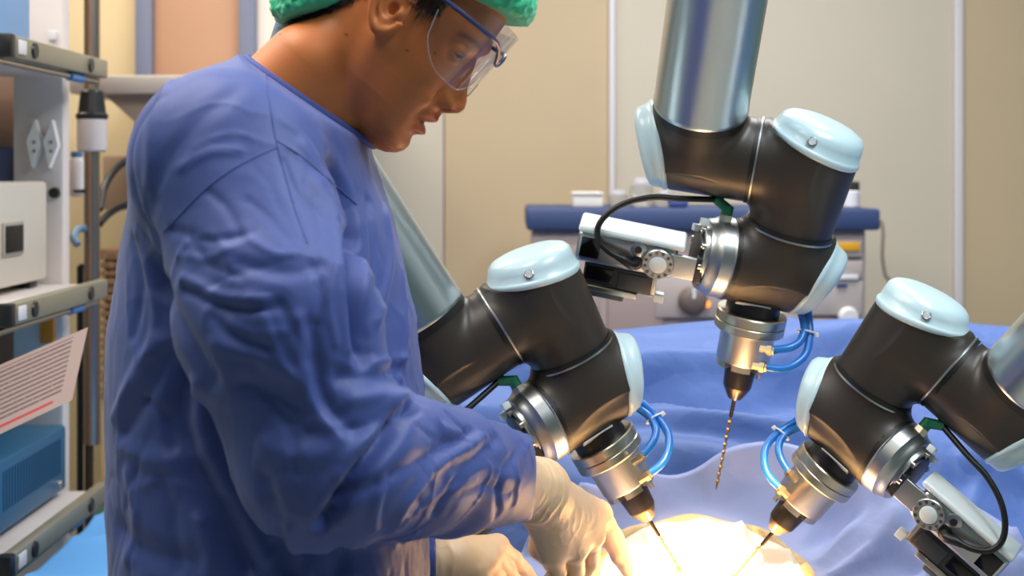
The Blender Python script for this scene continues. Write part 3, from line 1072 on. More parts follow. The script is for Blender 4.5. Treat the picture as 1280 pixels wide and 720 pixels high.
# caps
for c, n, R_, up in ((cap1c, cap1n, 57, (0, 0.10, 0)), (cap2c, cap2n, 60, (0.13, -0.075, 0)), (cap3c, cap3n, 54.5, (0.1, 0.2, 0))):
    k = 1.0 if R_ == 60 else 0.8
    prof = [(-1.5, R_ * .97), (0, R_ * .985), (1.5, R_ * 1.01), (5.5, R_ * 1.01), (7.5, R_ * .985), (9, R_ * .955), (18 * k, R_ * .925), (26 * k, R_ * .885), (31 * k, R_ * .80), (34 * k, R_ * .66), (35.5 * k, R_ * .45), (36 * k, R_ * .2), (36 * k, 0.4)]
    cp = RB().lathe(prof, c, n, 72, asym=np.array(up)).fin('joint_cap', cap_m, robot, 60)
    gk = RB().lathe([(-3.0, R_ * .955), (-1.2, R_ * .985), (-0.4, R_ * .95)], c, n, 72).fin('cap_gasket', rubber, robot)
    if R_ == 57:
        cp['_w1'] = 1; gk['_w1'] = 1
    if R_ == 60:
        q = c + n * 17.5 + nrm((-0.25, -0.2, 1.0)) * R_ * 0.93
        q = q - n * np.dot(q - c - n * 18, n)
        sn = nrm((q - c) - n * np.dot(q - c, n)) * 0.85 + n * 0.5
        sc_ = RB().lathe([(-2, 6.2), (1.5, 6.2), (2.2, 5.0), (1.0, 4.2), (1.0, 0.3)], q - nrm(sn) * 1.2, sn, 20).fin('cap_screw', alu_dark, cp)

# joint rings
def ring_(c, n, r, name='joint_ring'):
    n = nrm(n)
    RB().lathe([(-2.6, r - 3), (-2.6, r - 0.6), (2.6, r - 0.6), (2.6, r - 3)], c, n, 72).fin(name, rubber, robot)
    RB().lathe([(2.4, r - 3), (2.4, r + 0.7), (4.4, r + 0.9), (5.2, r - 0.2), (5.2, r - 3)], c, n, 72).fin('trim_ring', alu_dark, robot)


ring_(np.zeros(3), a1, 55.0)
ring_(C23, -a2, 55.6)

# forearm tube with dark collar
TL = 285.0
RB().lathe([(54, 50), (54, 58.2), (64, 58.2), (64, 50)], A1, tdir, 72).fin('tube_collar', rubber, robot)['_w1'] = 1
tube = RB().lathe([(64, 50), (64, 58.2), (66, 59.2), (70, 59.2), (73, 58.4), (TL, 58.4), (TL, 50)], A1, tdir, 96).fin('forearm_tube', alu, robot, 30); tube['_w1'] = 1
RB().lathe([(TL - 1, 52), (TL - 1, 57.4), (TL + 7, 57.4), (TL + 7, 52)], A1, tdir, 72).fin('tube_collar', rubber, robot)['_w1'] = 1

# tool flange on the last joint
RB().lathe([(-1, 48), (-1, 52.3), (4, 52.3), (4, 48)], R3, a3, 72).fin('flange_gasket', rubber, robot)
tf = RB().lathe([(3.5, 46), (3.5, 51.5), (5, 52.2), (7, 51.2), (22, 50.8), (24, 49), (30, 46.5), (34, 45.5), (36, 44), (36, 38), (41, 37.5), (42, 36), (42, 30), (38, 29)], R3, a3, 80).fin('tool_flange', alu_dark, robot, 25)
RB().lathe([(37.8, 29.2), (45, 28.5), (46, 26), (46, 1)], R3, a3, 40).fin('flange_core', char, tf)
fb = nrm(np.cross(a3, (0, 0, 1))); fc = np.cross(a3, fb)
if fb[1] < 0:
    fb = -fb
for ang in (20, 65, 115, 200, 245, 290, 335):
    t = math.radians(ang)
    q = R3 + a3 * 41 + (fb * math.cos(t) + fc * math.sin(t)) * 33.5
    RB().lathe([(-1, 4.2), (4.5, 4.0), (5, 3.0), (3.5, 2.0)], q, a3, 12).fin('bolt', steel, tf)
for sgn, dd_ in ((1, 40), (1, 30)):
    q = R3 + a3 * (44 if dd_ == 40 else 47) + fb * dd_ + fc * (-14 if dd_ == 40 else 8)
    RB().box((-5, -4, -7), (5, 5, 7), 1.2, 2, (q, a3, fb, fc)).fin('clip', white_g, tf)

# green plug and its black cable
q0 = R3 + a3 * 15 + fb * 49 + np.array([0, 0, 14])
RB().lathe([(-4, 9), (5, 9), (6, 8)], q0, fb, 6).fin('plug_nut', alu_warm, robot)
q1 = q0 + fb * 17
plug = RB().cyl(q0 + fb * 4, q1, 7.4, 20).cyl(q1 - fb * 5 + np.array([3, -1.5, 0]), q1 + np.array([-16, 9.5, 2]), 6.8, 20, 6.0).fin('green_plug', green_p, robot)
RB().lathe([(0, 5.9), (4, 5.9)], q1 + np.array([-8, 5, 1.2]), (-14, 8.5, 2), 20).fin('grip_ring', mat('green_dark', '#155c40', 0.45), plug)

# gripper unit
G0 = np.array([-116, -121, 8.0])
g1 = nrm((-0.975, 0.19, 0.06))
g2 = np.array((0.17, 0.93, 0.34)); g2 = nrm(g2 - g1 * np.dot(g2, g1))
g3 = np.cross(g1, g2)
if g3[2] < 0:
    g3 = -g3
GF = (G0, g1, g2, g3)


def gb_(lo, hi, bev=1.5, seg=3):
    return RB().box(lo, hi, bev, seg, GF)


def gp(a, b, c):
    return G0 + g1 * a + g2 * b + g3 * c


gr = gb_((-22, -21, -26), (104, 21, 20), 8, 5).fin('gripper', alu_dark, robot)
gb_((-30, 20, -27), (105, 29, 21), 4.2, 5).fin('gripper_cover', white_g, gr)
gb_((74, -12, 16), (99, 15, 20.8), 1.0).fin('window', glass_b, gr)
gb_((-52, -15, 15), (4, 15, 21), 1.0).fin('bracket', alu_dark, gr)
gb_((-56, -17, -20), (-46, 17, 22), 1.5).fin('mount_block', char, gr)
dc = RB().lathe([(0, 20), (6, 20), (7.2, 19), (7.2, 12.5), (6, 12), (6, 0.3)], gp(0, 0, 20), g3, 48).fin('pivot_disc', alu_dark, gr)
RB().lathe([(5, 11.3), (8, 11.0), (8.6, 10)], gp(0, 0, 20), g3, 36).fin('disc_centre', white_g, gr)
for k in range(12):
    t = 2 * math.pi * (k + 0.5) / 12
    q = gp(16 * math.cos(t), 16 * math.sin(t), 26.6)
    RB().lathe([(0, 2.5), (1.6 if k in (2, 6, 9) else 0.9, 2.3)], q, g3, 10).fin('disc_bolt', brass if k in (2, 6, 9) else mat('hole_dark', '#5c5a57', 0.4, 0.6), gr)
bs = RB().lathe([(0, 10), (2, 10), (2.6, 9), (2.6, 0.3)], gp(27, 13, 20), g3, 32).fin('boss', alu_dark, gr)
RB().lathe([(2, 4.6), (4.5, 4.6), (4.5, 3.2)], gp(27, 13, 20), g3, 20).fin('boss_socket', glass_b, gr)
RB().lathe([(0, 9), (2.2, 9), (3.0, 7.5)], gp(27, -6, 20), g3, 28).fin('cable_gland', rubber, gr)
# lower half: dark slide, rail and pads
gb_((2, -52, -20), (90, -22, 12), 2.5).fin('slide_body', char, gr)
gb_((52, -44, 11), (88, -26, 14), 1.0).fin('slide_window', glass_b, gr)
gb_((8, -50, 11), (46, -27, 13.2), 1.0).fin('slide_plate', mat('slate_plastic', '#31363d', 0.4), gr)
gb_((-3, -50, -16), (3, -22, 10), 1.0).fin('end_plate', alu_warm, gr)
gb_((18, -60, -16), (92, -52, 14), 1.2).fin('rail', alu_warm, gr)
gb_((-14, -57, -3), (22, -53.5, 3), 0.8).fin('rail_rod', alu_warm, gr)
gb_((-16, -62, -6), (-3, -50, 6), 1.5).fin('rod_end', white_g, gr)
gb_((34, -69, -14), (86, -60, 10), 2.0).fin('pad', mat('slate_pad', '#4b565c', 0.5), gr)

# cable from gripper to plug
start = gp(27, -6, 23)
e_ = q1 + np.array([-13, 8, 2.0])


def im(px, py, w):
    return np.array([px - 941, 200 - py, w], float)


cable = RB().sweep([start, start + g3 * 5 + g1 * 4, im(783, 324, 40), im(764, 313, 44), im(752, 298, 46), im(753, 280, 46), im(768, 263, 44), im(792, 251, 40), im(822, 246, 34), im(850, 248, 26), e_], 3.9, 12, 8).fin('cable', rubber, robot)
RB().sweep([start, start + g3 * 6 + g1 * 5, im(783, 324, 40), im(775, 320, 42)], [6, 6.2, 5.6, 4.4], 12, 6).fin('cable_boot', rubber, robot)

# drill on the underside of the last joint
dd = nrm((-0.188, -0.965, -0.18))
Q = np.array([11.5, -132, -31.0])
P0 = Q + 57 * dd
RB().lathe([(-28, 33), (8, 35), (9, 33)], P0, dd, 56).fin('drill_neck', mat('neck_black', '#1a1312', 0.35), robot)
sp = RB().lathe([(6, 30), (6, 43.5), (7.5, 45), (18, 45), (19, 44), (19, 40)], P0, dd, 72).fin('drill_spindle', alu_warm, robot, 28)
RB().lathe([(19.5, 40), (19.5, 44), (20.5, 45), (30, 45), (31.5, 43.5), (31.5, 30)], P0, dd, 72).fin('flange_plate', alu_warm, sp, 28)
RB().lathe([(31, 30), (31, 35.5), (33, 34.8), (71, 34.2), (73, 33.2), (73, 20)], P0, dd, 72).fin('spindle_body', alu_warm, sp, 28)
db = nrm(np.cross(dd, (0, 0, 1))); dc_ = np.cross(dd, db)
for k in range(6):       # castellated lower ring
    mb = RB()
    t0 = 2 * math.pi * k / 6 + 0.15; t1 = t0 + 2 * math.pi / 6 - 0.30
    vs, fs = [], []
    n = 8
    for i in range(n + 1):
        t = t0 + (t1 - t0) * i / n
        for r in (24, 33.2):
            for s in (72.5, 81):
                vs.append(P0 + dd * s + (db * math.cos(t) + dc_ * math.sin(t)) * r)
    for i in range(n):
        a = 4 * i; b = a + 4
        fs += [(a, b, b + 1, a + 1), (a + 2, a + 3, b + 3, b + 2), (a, a + 2, b + 2, b), (a + 1, b + 1, b + 3, a + 3)]
    fs += [(0, 1, 3, 2), (4 * n, 4 * n + 2, 4 * n + 3, 4 * n + 1)]
    mb.add(vs, fs).fin('castle_tooth', alu_warm, sp, 30)
RB().lathe([(72, 20), (80, 23.5), (80, 10)], P0, dd, 48).fin('inner_ring', alu_dark, sp)
tt = math.radians(100)
for tt in (math.radians(60), math.radians(200)):
    q = P0 + dd * 79 + (db * math.cos(tt) + dc_ * math.sin(tt)) * 26
    RB().cyl(q, q + dd * 12, 3.2, 12).fin('guide_pin', alu_warm, sp)
chuck_m = mat('chuck_black', '#1c1613', 0.38, spec=0.5)
ch = RB().lathe([(78, 12), (78, 20.5), (80, 20.8), (104, 18.6), (109, 18.2), (110, 16)], P0, dd, 48).fin('drill_chuck', chuck_m, robot, 30)
RB().lathe([(109, 14), (109, 17.8), (111, 17.4), (124, 10.2), (126, 9), (126, 2)], P0, dd, 48).fin('chuck_nose', mat('chuck_bronze', '#6d5a48', 0.3, 1.0), ch, 25)
for k in range(3):
    t = 2 * math.pi * k / 3 + 0.4
    q = P0 + dd * 111 + (db * math.cos(t) + dc_ * math.sin(t)) * 15.0
    q2 = P0 + dd * 125 + (db * math.cos(t) + dc_ * math.sin(t)) * 8.2
    RB().cyl(q, q2, 2.6, 10).fin('jaw', alu_warm, ch)
bit = RB().lathe([(120, 2.6), (152, 2.5), (153, 1.4)], P0, dd, 16).fin('drill_bit', mat('bit_dark', '#5a4a38', 0.3, 1.0), robot)
# twisted flute
vs, fs = [], []
NS = 104
s0, s1 = 150, 257
for i in range(NS + 1):
    s = s0 + (s1 - s0) * i / NS
    tw = 2 * math.pi * (s - s0) / 21.0
    k = 1.0 if s < s1 - 6 else max(0.05, (s1 - s) / 6)
    for j, (ra, ta) in enumerate(((2.4, 0), (1.3, 0.25), (2.4, 0.5), (1.3, 0.75))):
        t = tw + ta * 2 * math.pi
        vs.append(P0 + dd * s + (db * math.cos(t) + dc_ * math.sin(t)) * ra * k)
for i in range(NS):
    for j in range(4):
        j2 = (j + 1) % 4
        fs.append((4 * i + j, 4 * i + j2, 4 * i + 4 + j2, 4 * i + 4 + j))
RB().add(vs, fs).fin('bit_flute', gold, bit, 25)
# white strip on the housing
sv, sf = [], []
for i in range(13):
    t = (i / 12 - 0.5)
    for j in (0, 1):
        ph = math.radians(-104 - j * 11 + 3)
        s_ = 26 + t * 44
        perp1 = a2; perp2 = np.cross(a3, a2)
        if perp2[2] < 0:
            perp2 = -perp2
        ang = math.radians(-50 - 10 * j)
        rad = 54.6
        sv.append(X3 + a3 * s_ + (perp2 * math.cos(ang) + perp1 * math.sin(ang)) * rad)
for i in range(12):
    sf.append((2 * i, 2 * i + 1, 2 * i + 3, 2 * i + 2))
n0 = len(sv)
sv2 = [X3 + a3 * np.dot(p - X3, a3) + (p - X3 - a3 * np.dot(p - X3, a3)) * 0.97 for p in sv]
sf += [tuple(n0 + i for i in reversed(q)) for q in sf[:12]]
sf += [(2 * i, 2 * i + 2, n0 + 2 * i + 2, n0 + 2 * i) for i in range(12)] + [(2 * i + 3, 2 * i + 1, n0 + 2 * i + 1, n0 + 2 * i + 3) for i in range(12)]
RB().add(sv + sv2, sf).fin('white_strip', strip_w, robot)

# pneumatic hoses with fittings
f1 = im(962, 437, 4); f2 = im(953, 458, 6)
RB().sweep([im(1000, 384, -42), im(1003, 398, -34), im(1005, 412, -22), im(1000, 426, -10), im(986, 434, 0), f1], 5.0, 14, 8).fin('air_hose', hose_m, robot)
RB().sweep([im(1009, 382, -46), im(1011, 400, -36), im(1012, 420, -24), im(1007, 442, -12), im(992, 455, 0), im(975, 460, 5), f2], 5.0, 14, 8).fin('air_hose', hose_m, robot)
axf = nrm(im(1000, 0, 0) - im(940, 0, 0) + np.array([0, -8, 14]))
for fq in (f1, f2):
    ft = RB().lathe([(-12, 5), (-3, 5.2), (-3, 7.2), (3, 7.2), (3.5, 5.8), (6, 5.6)], fq, axf, 6).fin('hose_fitting', brass, robot, 20)
RB().cyl(im(968, 440, 2), im(986, 436, -14), 2.2, 10).lathe([(0, 3.4), (6, 3.4)], im(984, 437, -12), (18, 3, -14), 6).fin('bleed_screw', brass, robot)
zt_ = RB()
zc_ = im(1008, 417, -24)
tie = [zc_ + np.array([11 * math.cos(t), 3.2 * math.sin(t) - 2 * math.cos(t), 8 * math.sin(t)]) for t in np.linspace(0, 2 * math.pi, 24)]
zt_.sweep(tie, 1.3, 6, 1).box((-3, -2.6, -2.6), (3, 2.6, 2.6), 0.6, 2, (zc_ + np.array([12, -3, 0]), (1, 0, 0), (0, 1, 0), (0, 0, 1))).fin('cable_tie', strip_w, robot)

robot_parts = list(robot.children)


def copy_robot(src):
    r = src.copy(); COL.objects.link(r)
    for ch_ in src.children:
        c = ch_.copy(); COL.objects.link(c); c.parent = r
        for g_ in ch_.children:
            d_ = g_.copy(); COL.objects.link(d_); d_.parent = c
    return r


def place_robot(r, px, py, d, ang, mirror):
    pos = P(px, py, d)
    w = nrm(np.array([0, 0, CZ]) - pos)
    u = np.array([1.0, 0, 0]); u = nrm(u - w * np.dot(u, w))
    v = np.cross(w, u)
    ca, sa = math.cos(math.radians(ang)), math.sin(math.radians(ang))
    if mirror:
        eu = -(u * ca - v * sa)      # mirrored arm turns the other way
        ev = u * (sa) * 1.0 + v * ca
        U2 = u * (-ca) + v * (-sa) * -1.0
        # image of the local u axis after mirroring: rotate first, then flip u
        U2 = -(ca * u) + sa * v
        V2 = (sa * u) + ca * v
    else:
        U2 = ca * u + sa * v
        V2 = -sa * u + ca * v
    s = d / F * 1000.0
    M = Matrix(((U2[0] * s, -w[0] * s, V2[0] * s, pos[0]),
                (U2[1] * s, -w[1] * s, V2[1] * s, pos[1]),
                (U2[2] * s, -w[2] * s, V2[2] * s, pos[2]),
                (0, 0, 0, 1)))
    r.matrix_world = M
    return M


r2 = copy_robot(robot)
r3 = copy_robot(robot)
M1 = place_robot(robot, 941, 200, 1.92, 0.0, False)
M2 = place_robot(r2, 623, 409, 1.86, 42.6, False)
M3 = place_robot(r3, 1188, 466, 1.765, 52.5, True)
for r_, lab in ((robot, 'robot arm hanging from the top centre, its drill clear of the opening'),
                (r2, 'robot arm beside the surgeon, its drill over the left of the opening'),
                (r3, 'robot arm entering from the right edge, its drill tilted to the left')):
    tag(r_, lab, 'robot arm', 'robot arms holding drills')

# the arm beside the surgeon has its first wrist joint turned back a little
def rot_about(v, ax, ang):
    v = np.asarray(v, float); ax = nrm(ax)
    return v * math.cos(ang) + np.cross(ax, v) * math.sin(ang) + ax * np.dot(ax, v) * (1 - math.cos(ang))


WTURN = math.radians(17)
if rot_about(tdir, a1, WTURN)[2] > tdir[2]:
    WTURN = -WTURN
t2 = rot_about(tdir, a1, WTURN)
ex_, ey_, ez_ = [rot_about(q, a1, WTURN) for q in np.eye(3)]
R_uvw = np.column_stack([ex_, ey_, ez_])
S_ = np.array([[1, 0, 0], [0, 0, -1], [0, 1, 0]], float)      # (u,v,w) -> local xyz
R_loc = S_ @ R_uvw @ S_.T
A_loc = L(A1)[0]
T_loc = A_loc - R_loc @ A_loc
for ch_ in r2.children:
    if ch_.get('_w1'):
        ch_.matrix_basis = Matrix([list(R_loc[i]) + [T_loc[i]] for i in range(3)] + [[0, 0, 0, 1]])

# upper links, elbow and ceiling mount of each arm
for r_, M, mount, td in ((robot, M1, (0, 0, 1), tdir), (r2, M2, (0.32, 0.02, 1), t2), (r3, M3, (0, 0, 1), tdir)):
    Mi = M.inverted()
    E = A1 + td * (TL + 6 + 60)
    El = Vector(L(E)[0])
    Ew = M @ El
    # link that rises straight to the ceiling, expressed in the arm's own frame
    up = Mi.to_3x3() @ Vector(mount)
    up_l = nrm(np.array([up.x, up.z, -up.y]))
    sc = M.to_scale()[0] if False else (M @ Vector((0, 0, 0.001)) - M @ Vector((0, 0, 0))).length
    hgt = (2.75 - Ew.z) / sc * Vector(mount).length
    ex = nrm(np.cross(td, (0, 0, 1.0)))

    def elb(p, E=E, up_l=up_l, ex=ex, td=td):
        d, s = line_dist(p, E, ex)
        main = np.maximum(d - 56, np.abs(s) - 58)
        d1, s1 = line_dist(p, E, -td)
        o1_ = np.maximum(np.maximum(d1 - 56, s1 - 60), -s1)
        d2, s2 = line_dist(p, E, up_l)
        o2_ = np.maximum(np.maximum(d2 - 56, s2 - 66), -s2)
        return smin(smin(main, o1_, 12), o2_, 12)
    v, f = nets(elb, E - 90, E + 90, 5.0, 2)
    make_obj('elbow_housing', L(v), f, brown, r_, angle=50)
    for sg in (-1, 1):
        RB().lathe([(-1, 55), (0, 57), (5, 57), (9, 54), (20, 48), (26, 36), (28, 18), (28, 0.4)], E + ex * 58 * sg, ex * sg, 48).fin('joint_cap', cap_m, r_, 60)
    RB().lathe([(66, 50), (66, 58), (70, 59), (hgt - 20, 59), (hgt - 20, 50)], E, up_l, 72).fin('upper_tube', alu, r_)
    RB().lathe([(hgt - 21, 60), (hgt - 20, 66), (hgt - 2, 70), (hgt, 70)], E, up_l, 48).fin('ceiling_mount', alu_dark, r_)

# ================================================================== the surgeon
person = empty('person', (-0.24, 1.45, 0.0))
tag(person, 'person in a blue gown, green cap and gloves bending over the opening', 'person')

DH = 1.45
KH = DH / F                       # metres per pixel on the head's middle plane
EO = P(493, 15, DH)               # between the ear openings
yaw = math.radians(7)
h_up = np.array([0.648, 0, 0.761])
h_f0 = np.array([0.761, 0, -0.648])
h_l0 = np.array([0.0, 1.0, 0.0])  # away from the camera: the person's left
h_f = h_f0 * math.cos(yaw) - h_l0 * math.sin(yaw)
h_l = h_l0 * math.cos(yaw) + h_f0 * math.sin(yaw)


def head_to_world(q):
    q = np.atleast_2d(np.asarray(q, float))
    return EO + (q[:, :1] * h_f + q[:, 1:2] * h_l + q[:, 2:3] * h_up) * KH


def world_to_head(p):
    d = (p - EO) / KH
    return np.column_stack([d @ h_f, d @ h_l, d @ h_up])


uu = [-148, -140, -132, -124, -114, -103, -90, -75, -60, -40, -15, 10, 40, 80, 110, 140, 158, 166]
FR = [84, 106, 115, 118, 120, 119, 120, 121, 123, 121, 117, 116, 119, 115, 100, 68, 32, 6]
BK = [66, 58, 48, 38, 22, 8, -10, -26, -42, -60, -82, -98, -108, -108, -94, -62, -30, -4]
WD = [12, 26, 37, 44, 51, 58, 65, 70, 74, 78, 82, 85, 88, 88, 78, 52, 26, 5]
CT = [76, 78, 77, 74, 70, 60, 48, 40, 34, 28, 24, 20, 14, 10, 6, 4, 2, 1]


def gauss(x, c, s):
    return np.exp(-((x - c) / s) ** 2)


EYE_U, EYE_L, EYE_F, EYE_R = 10.0, 35.5, 95.5, 15.5
wn = world_to_head(np.vstack([P(335, 185, DH), P(470, 30, DH)]))


def head_core(q):
    f, l, u = q[:, 0], q[:, 1], q[:, 2]
    uc = np.clip(u, -148, 166)
    fr = np.interp(uc, uu, FR); bk = np.interp(uc, uu, BK); wd = np.interp(uc, uu, WD); ct = np.interp(uc, uu, CT)
    x = f - ct
    a = np.where(x >= 0, fr - ct, ct - bk)
    n = np.where(x >= 0, 2.25, 2.1)
    al = np.abs(l)
    g = ((np.abs(x) / np.maximum(a, 2)) ** n + (al / np.maximum(wd, 2)) ** n) ** (1 / n) + 1e-6
    rho = np.sqrt(x * x + l * l)
    d = rho - rho / g
    d = np.where(g < 0.05, -np.minimum(a, wd), d)
    front = sstep(20, 70, f)
    # nose
    hn = np.interp(u, [-64, -58, -52, -44, -36, -28, -14, 0, 12, 24], [0, 4, 14, 24, 27, 25, 17, 11, 7, 0])
    sn = np.interp(u, [-60, -40, -25, 0, 20], [13, 13, 11, 8, 8])
    b = hn * np.exp(-(al / sn) ** 2)
    b = b + 12 * gauss(u, -44, 9) * gauss(al, 17, 7.5) - 4.5 * gauss(u, -42, 10) * gauss(al, 29, 5)
    # brow, socket, cheek
    b = b + 5 * gauss(u, 37, 11) * gauss(al, 30, 26)
    b = b - 10 * gauss(u, EYE_U + 1, 15) * gauss(al, 36, 19)
    b = b + 4 * gauss(u, -28, 18) * gauss(al, 52, 18)
    # lips and chin
    lipw = np.clip(1 - (al / 27) ** 2, 0, 1)
    b = b + 8.5 * gauss(u, -70, 6.5) * lipw + 9.5 * gauss(u, -91, 7) * np.clip(1 - (al / 24) ** 2, 0, 1)
    b = b - 6.5 * gauss(u, -80.5, 2.6) * gauss(al, 0, 23)
    b = b - 3 * gauss(u, -103, 6) * gauss(al, 0, 20)
    b = b + 4 * gauss(u, -121, 12) * gauss(al, 0, 20)
    b = b - 3.0 * gauss(al, 30, 5) * gauss(u, -72, 16)
    b = b + 3.5 * gauss(u, -62, 6) * (gauss(al, 5, 3) - 0.3 * gauss(al, 0, 3))
    d = d - b * front
    # closing planes top and bottom
    d = np.maximum(d, u - 167)
    d = smax(d, -148 - u, 6)
    return d


def head_f(p):
    q = world_to_head(p)
    f, l, u = q[:, 0], q[:, 1], q[:, 2]
    d = head_core(q)
    for s in (-1, 1):
        c = np.array([EYE_F, s * EYE_L, EYE_U])
        lid = np.linalg.norm(q - c, axis=1) - (EYE_R + 3.0)
        d = smin(d, lid, 5)
        # slit between the lids
        dl = (l - s * (EYE_L + 1)) / 15.0
        hh = 3.8 * np.clip(1 - dl * dl, 0, 1)
        slit = np.maximum(np.abs(u - (EYE_U - 2.5)) - hh, -(f - (EYE_F + 4)))
        slit = np.maximum(slit, np.linalg.norm(q - c, axis=1) - 24)
        d = smax(d, -slit, 1.5)
        # nostrils
        nq = (q - np.array([133, s * 10.5, -53])) / np.array([8, 5.0, 7])
        d = smax(d, -(np.linalg.norm(nq, axis=1) - 1) * 4.5, 2)
        # ear
        e = np.array([16, s * 89, 5.0])
        qq = q - e
        tilt = 0.28
        ey = qq[:, 1] * s + tilt * (qq[:, 0]) * 1.0
        ef, eu = qq[:, 0] * 0.97 + qq[:, 2] * 0.22, qq[:, 2] * 0.97 - qq[:, 0] * 0.22
        rad = np.sqrt((ef / 21.0) ** 2 + (eu / 37.0) ** 2) + 1e-6
        k = np.sqrt(ef ** 2 + eu ** 2)
        rim = np.sqrt((k - k / rad) ** 2 + (ey - 8) ** 2) - 4.6
        rim = np.where((ef > 8) & (eu < 8) & (eu > -18), rim + 3.5, rim)
        plate = np.maximum((rad - 0.98) * 16, np.abs(ey - 1.5 - 3 * rad) - 3.2)
        anti = np.sqrt((k - k / (rad / 0.62 + 1e-6)) ** 2 + (ey - 5.5) ** 2) - 3.4
        anti = np.where(ef > 4, anti + 3, anti)
        lobe = ellipsoid(q, e + np.array([3, s * 4, -32.0]), (9.0, 5.5, 10.0))
        trag = ellipsoid(q, e + np.array([14, s * 2, -6.0]), (6.0, 6.0, 8.0))
        ear = smin(smin(smin(smin(rim, plate, 2.5), anti, 2.0), lobe, 5), trag, 4)
        hole = ellipsoid(q, e + np.array([5, s * 4, -6.0]), (6.5, 9.0, 7.5))
        ear = smax(ear, -hole, 3)
        d = smin(d, ear, 4)
    d = d * KH
    nk = capsule(p, P(330, 190, DH), P(468, 25, DH), 0.064, 0.054)
    nk = smin(nk, capsule(p, P(372, 75, 1.41), P(330, 118, 1.405), 0.030, 0.034), 0.03)
    thr = capsule(p, P(432, 128, DH), P(425, 160, DH), 0.026, 0.024)
    nk = smin(nk, thr, 0.02)
    d = smin(d, nk, 0.012)
    # sterno-mastoid cord and its hollow
    cord = capsule(p, P(478, 48, 1.395), P(430, 150, 1.425), 0.012, 0.010)
    d = smin(d, cord, 0.014)
    return d


lo = np.minimum(P(300, 230, DH), P(300, -120, DH)); hi = P(680, -200, DH)
hv, hf_ = nets(head_f, (EO[0] - 0.235, DH - 0.105, EO[2] - 0.235), (EO[0] + 0.14, DH + 0.105, EO[2] + 0.135), 0.00165, 3)
body = make_obj('body', hv, hf_, mat('skin', '#c1723f', 0.46, vary=(30, 0.10), spec=0.35, sss=0.12, bump=[(420, 0.12, 0.001)], attr='Tint'), person, angle=None)
hq = world_to_head(np.array([v.co[:] for v in body.data.vertices]) + np.array(person.location[:]))
f_, l_, u_ = hq[:, 0], hq[:, 1], hq[:, 2]
tint = np.ones((len(hq), 4))
al_ = np.abs(l_)


def mixt(mask, col):
    m = np.clip(mask, 0, 1)[:, None]
    tint[:, :3] = tint[:, :3] * (1 - m) + np.array(col) * m


lipm = (gauss(u_, -70, 6) + gauss(u_, -91, 6.5)) * (f_ > 95) * np.clip(1.15 - (al_ / 26) ** 2, 0, 1)
mixt(lipm * 0.75, (0.92, 0.58, 0.60))
mixt((f_ > 90) * gauss(u_, -80.5, 2.4) * (al_ < 24) * 0.8, (0.35, 0.22, 0.2))


def cap_edge(f):
    return np.interp(f, [-130, -85, -45, -29, 30, 70, 118, 140], [-118, -98, -42, -14, 44, 66, 84, 90])


nz1 = perlin(hq * 0.12) * 6 + perlin(hq * np.array([0.5, 0.5, 0.12])) * 5
hair = sstep(-16, -6, (u_ - cap_edge(f_)) + nz1) * (f_ < -12)
side = sstep(0, 6, u_ - 16 + nz1 * 0.8 - np.abs(f_ - 42) * 0.25) * (f_ > 22) * (f_ < 64 + nz1 * .5) * (al_ > 50)
topm = sstep(0, 10, u_ - cap_edge(f_) - 2) * (f_ < 70)
hairm = np.maximum(np.maximum(hair, side), topm) * (np.abs(al_ - 95) > 9)
mixt(hairm * 0.88, (0.10, 0.08, 0.09))
brow = gauss(u_, 33 - 0.006 * (al_ - 36) ** 2, 4.2) * sstep(8, 16, al_) * sstep(66, 56, al_) * (f_ > 80)
mixt(brow * 0.85, (0.16, 0.11, 0.10))
lid_line = gauss(u_, EYE_U + 3.5, 2.2) * gauss(al_, EYE_L, 15) * (f_ > 98)
mixt(lid_line * 0.8, (0.14, 0.09, 0.08))
for mf, mu in ((62, -28), (-8, -60), (88, -8), (-70, -112)):
    mixt(0.8 * (np.hypot(f_ - mf, u_ - mu) < 2.0) * (l_ < 0), (0.3, 0.2, 0.18))
ca_ = body.data.color_attributes.new('Tint', 'FLOAT_COLOR', 'POINT')
ca_.data.foreach_set('color', tint.ravel())

for s in (-1, 1):
    c = head_to_world([EYE_F, s * EYE_L, EYE_U])[0]
    r = EYE_R * KH
    look = h_f * 0.86 - h_up * 0.30 - h_l * 0.35
    ey = MB().lathe([(r * math.cos(t), max(1e-5, r * math.sin(t))) for t in np.linspace(math.pi, 0.0, 24)], c, look, 28).build('eyeball', mat('eye_white', '#a8968a', 0.12, spec=0.6), person, 60)
    MB().lathe([(r * math.cos(t) * 1.01 + 0.0002, max(1e-5, r * math.sin(t) * 1.01)) for t in np.linspace(0.66, 0.0, 8)], c, look, 24).build('iris', mat('iris', '#1a0d06', 0.08, spec=0.6), ey, 60)

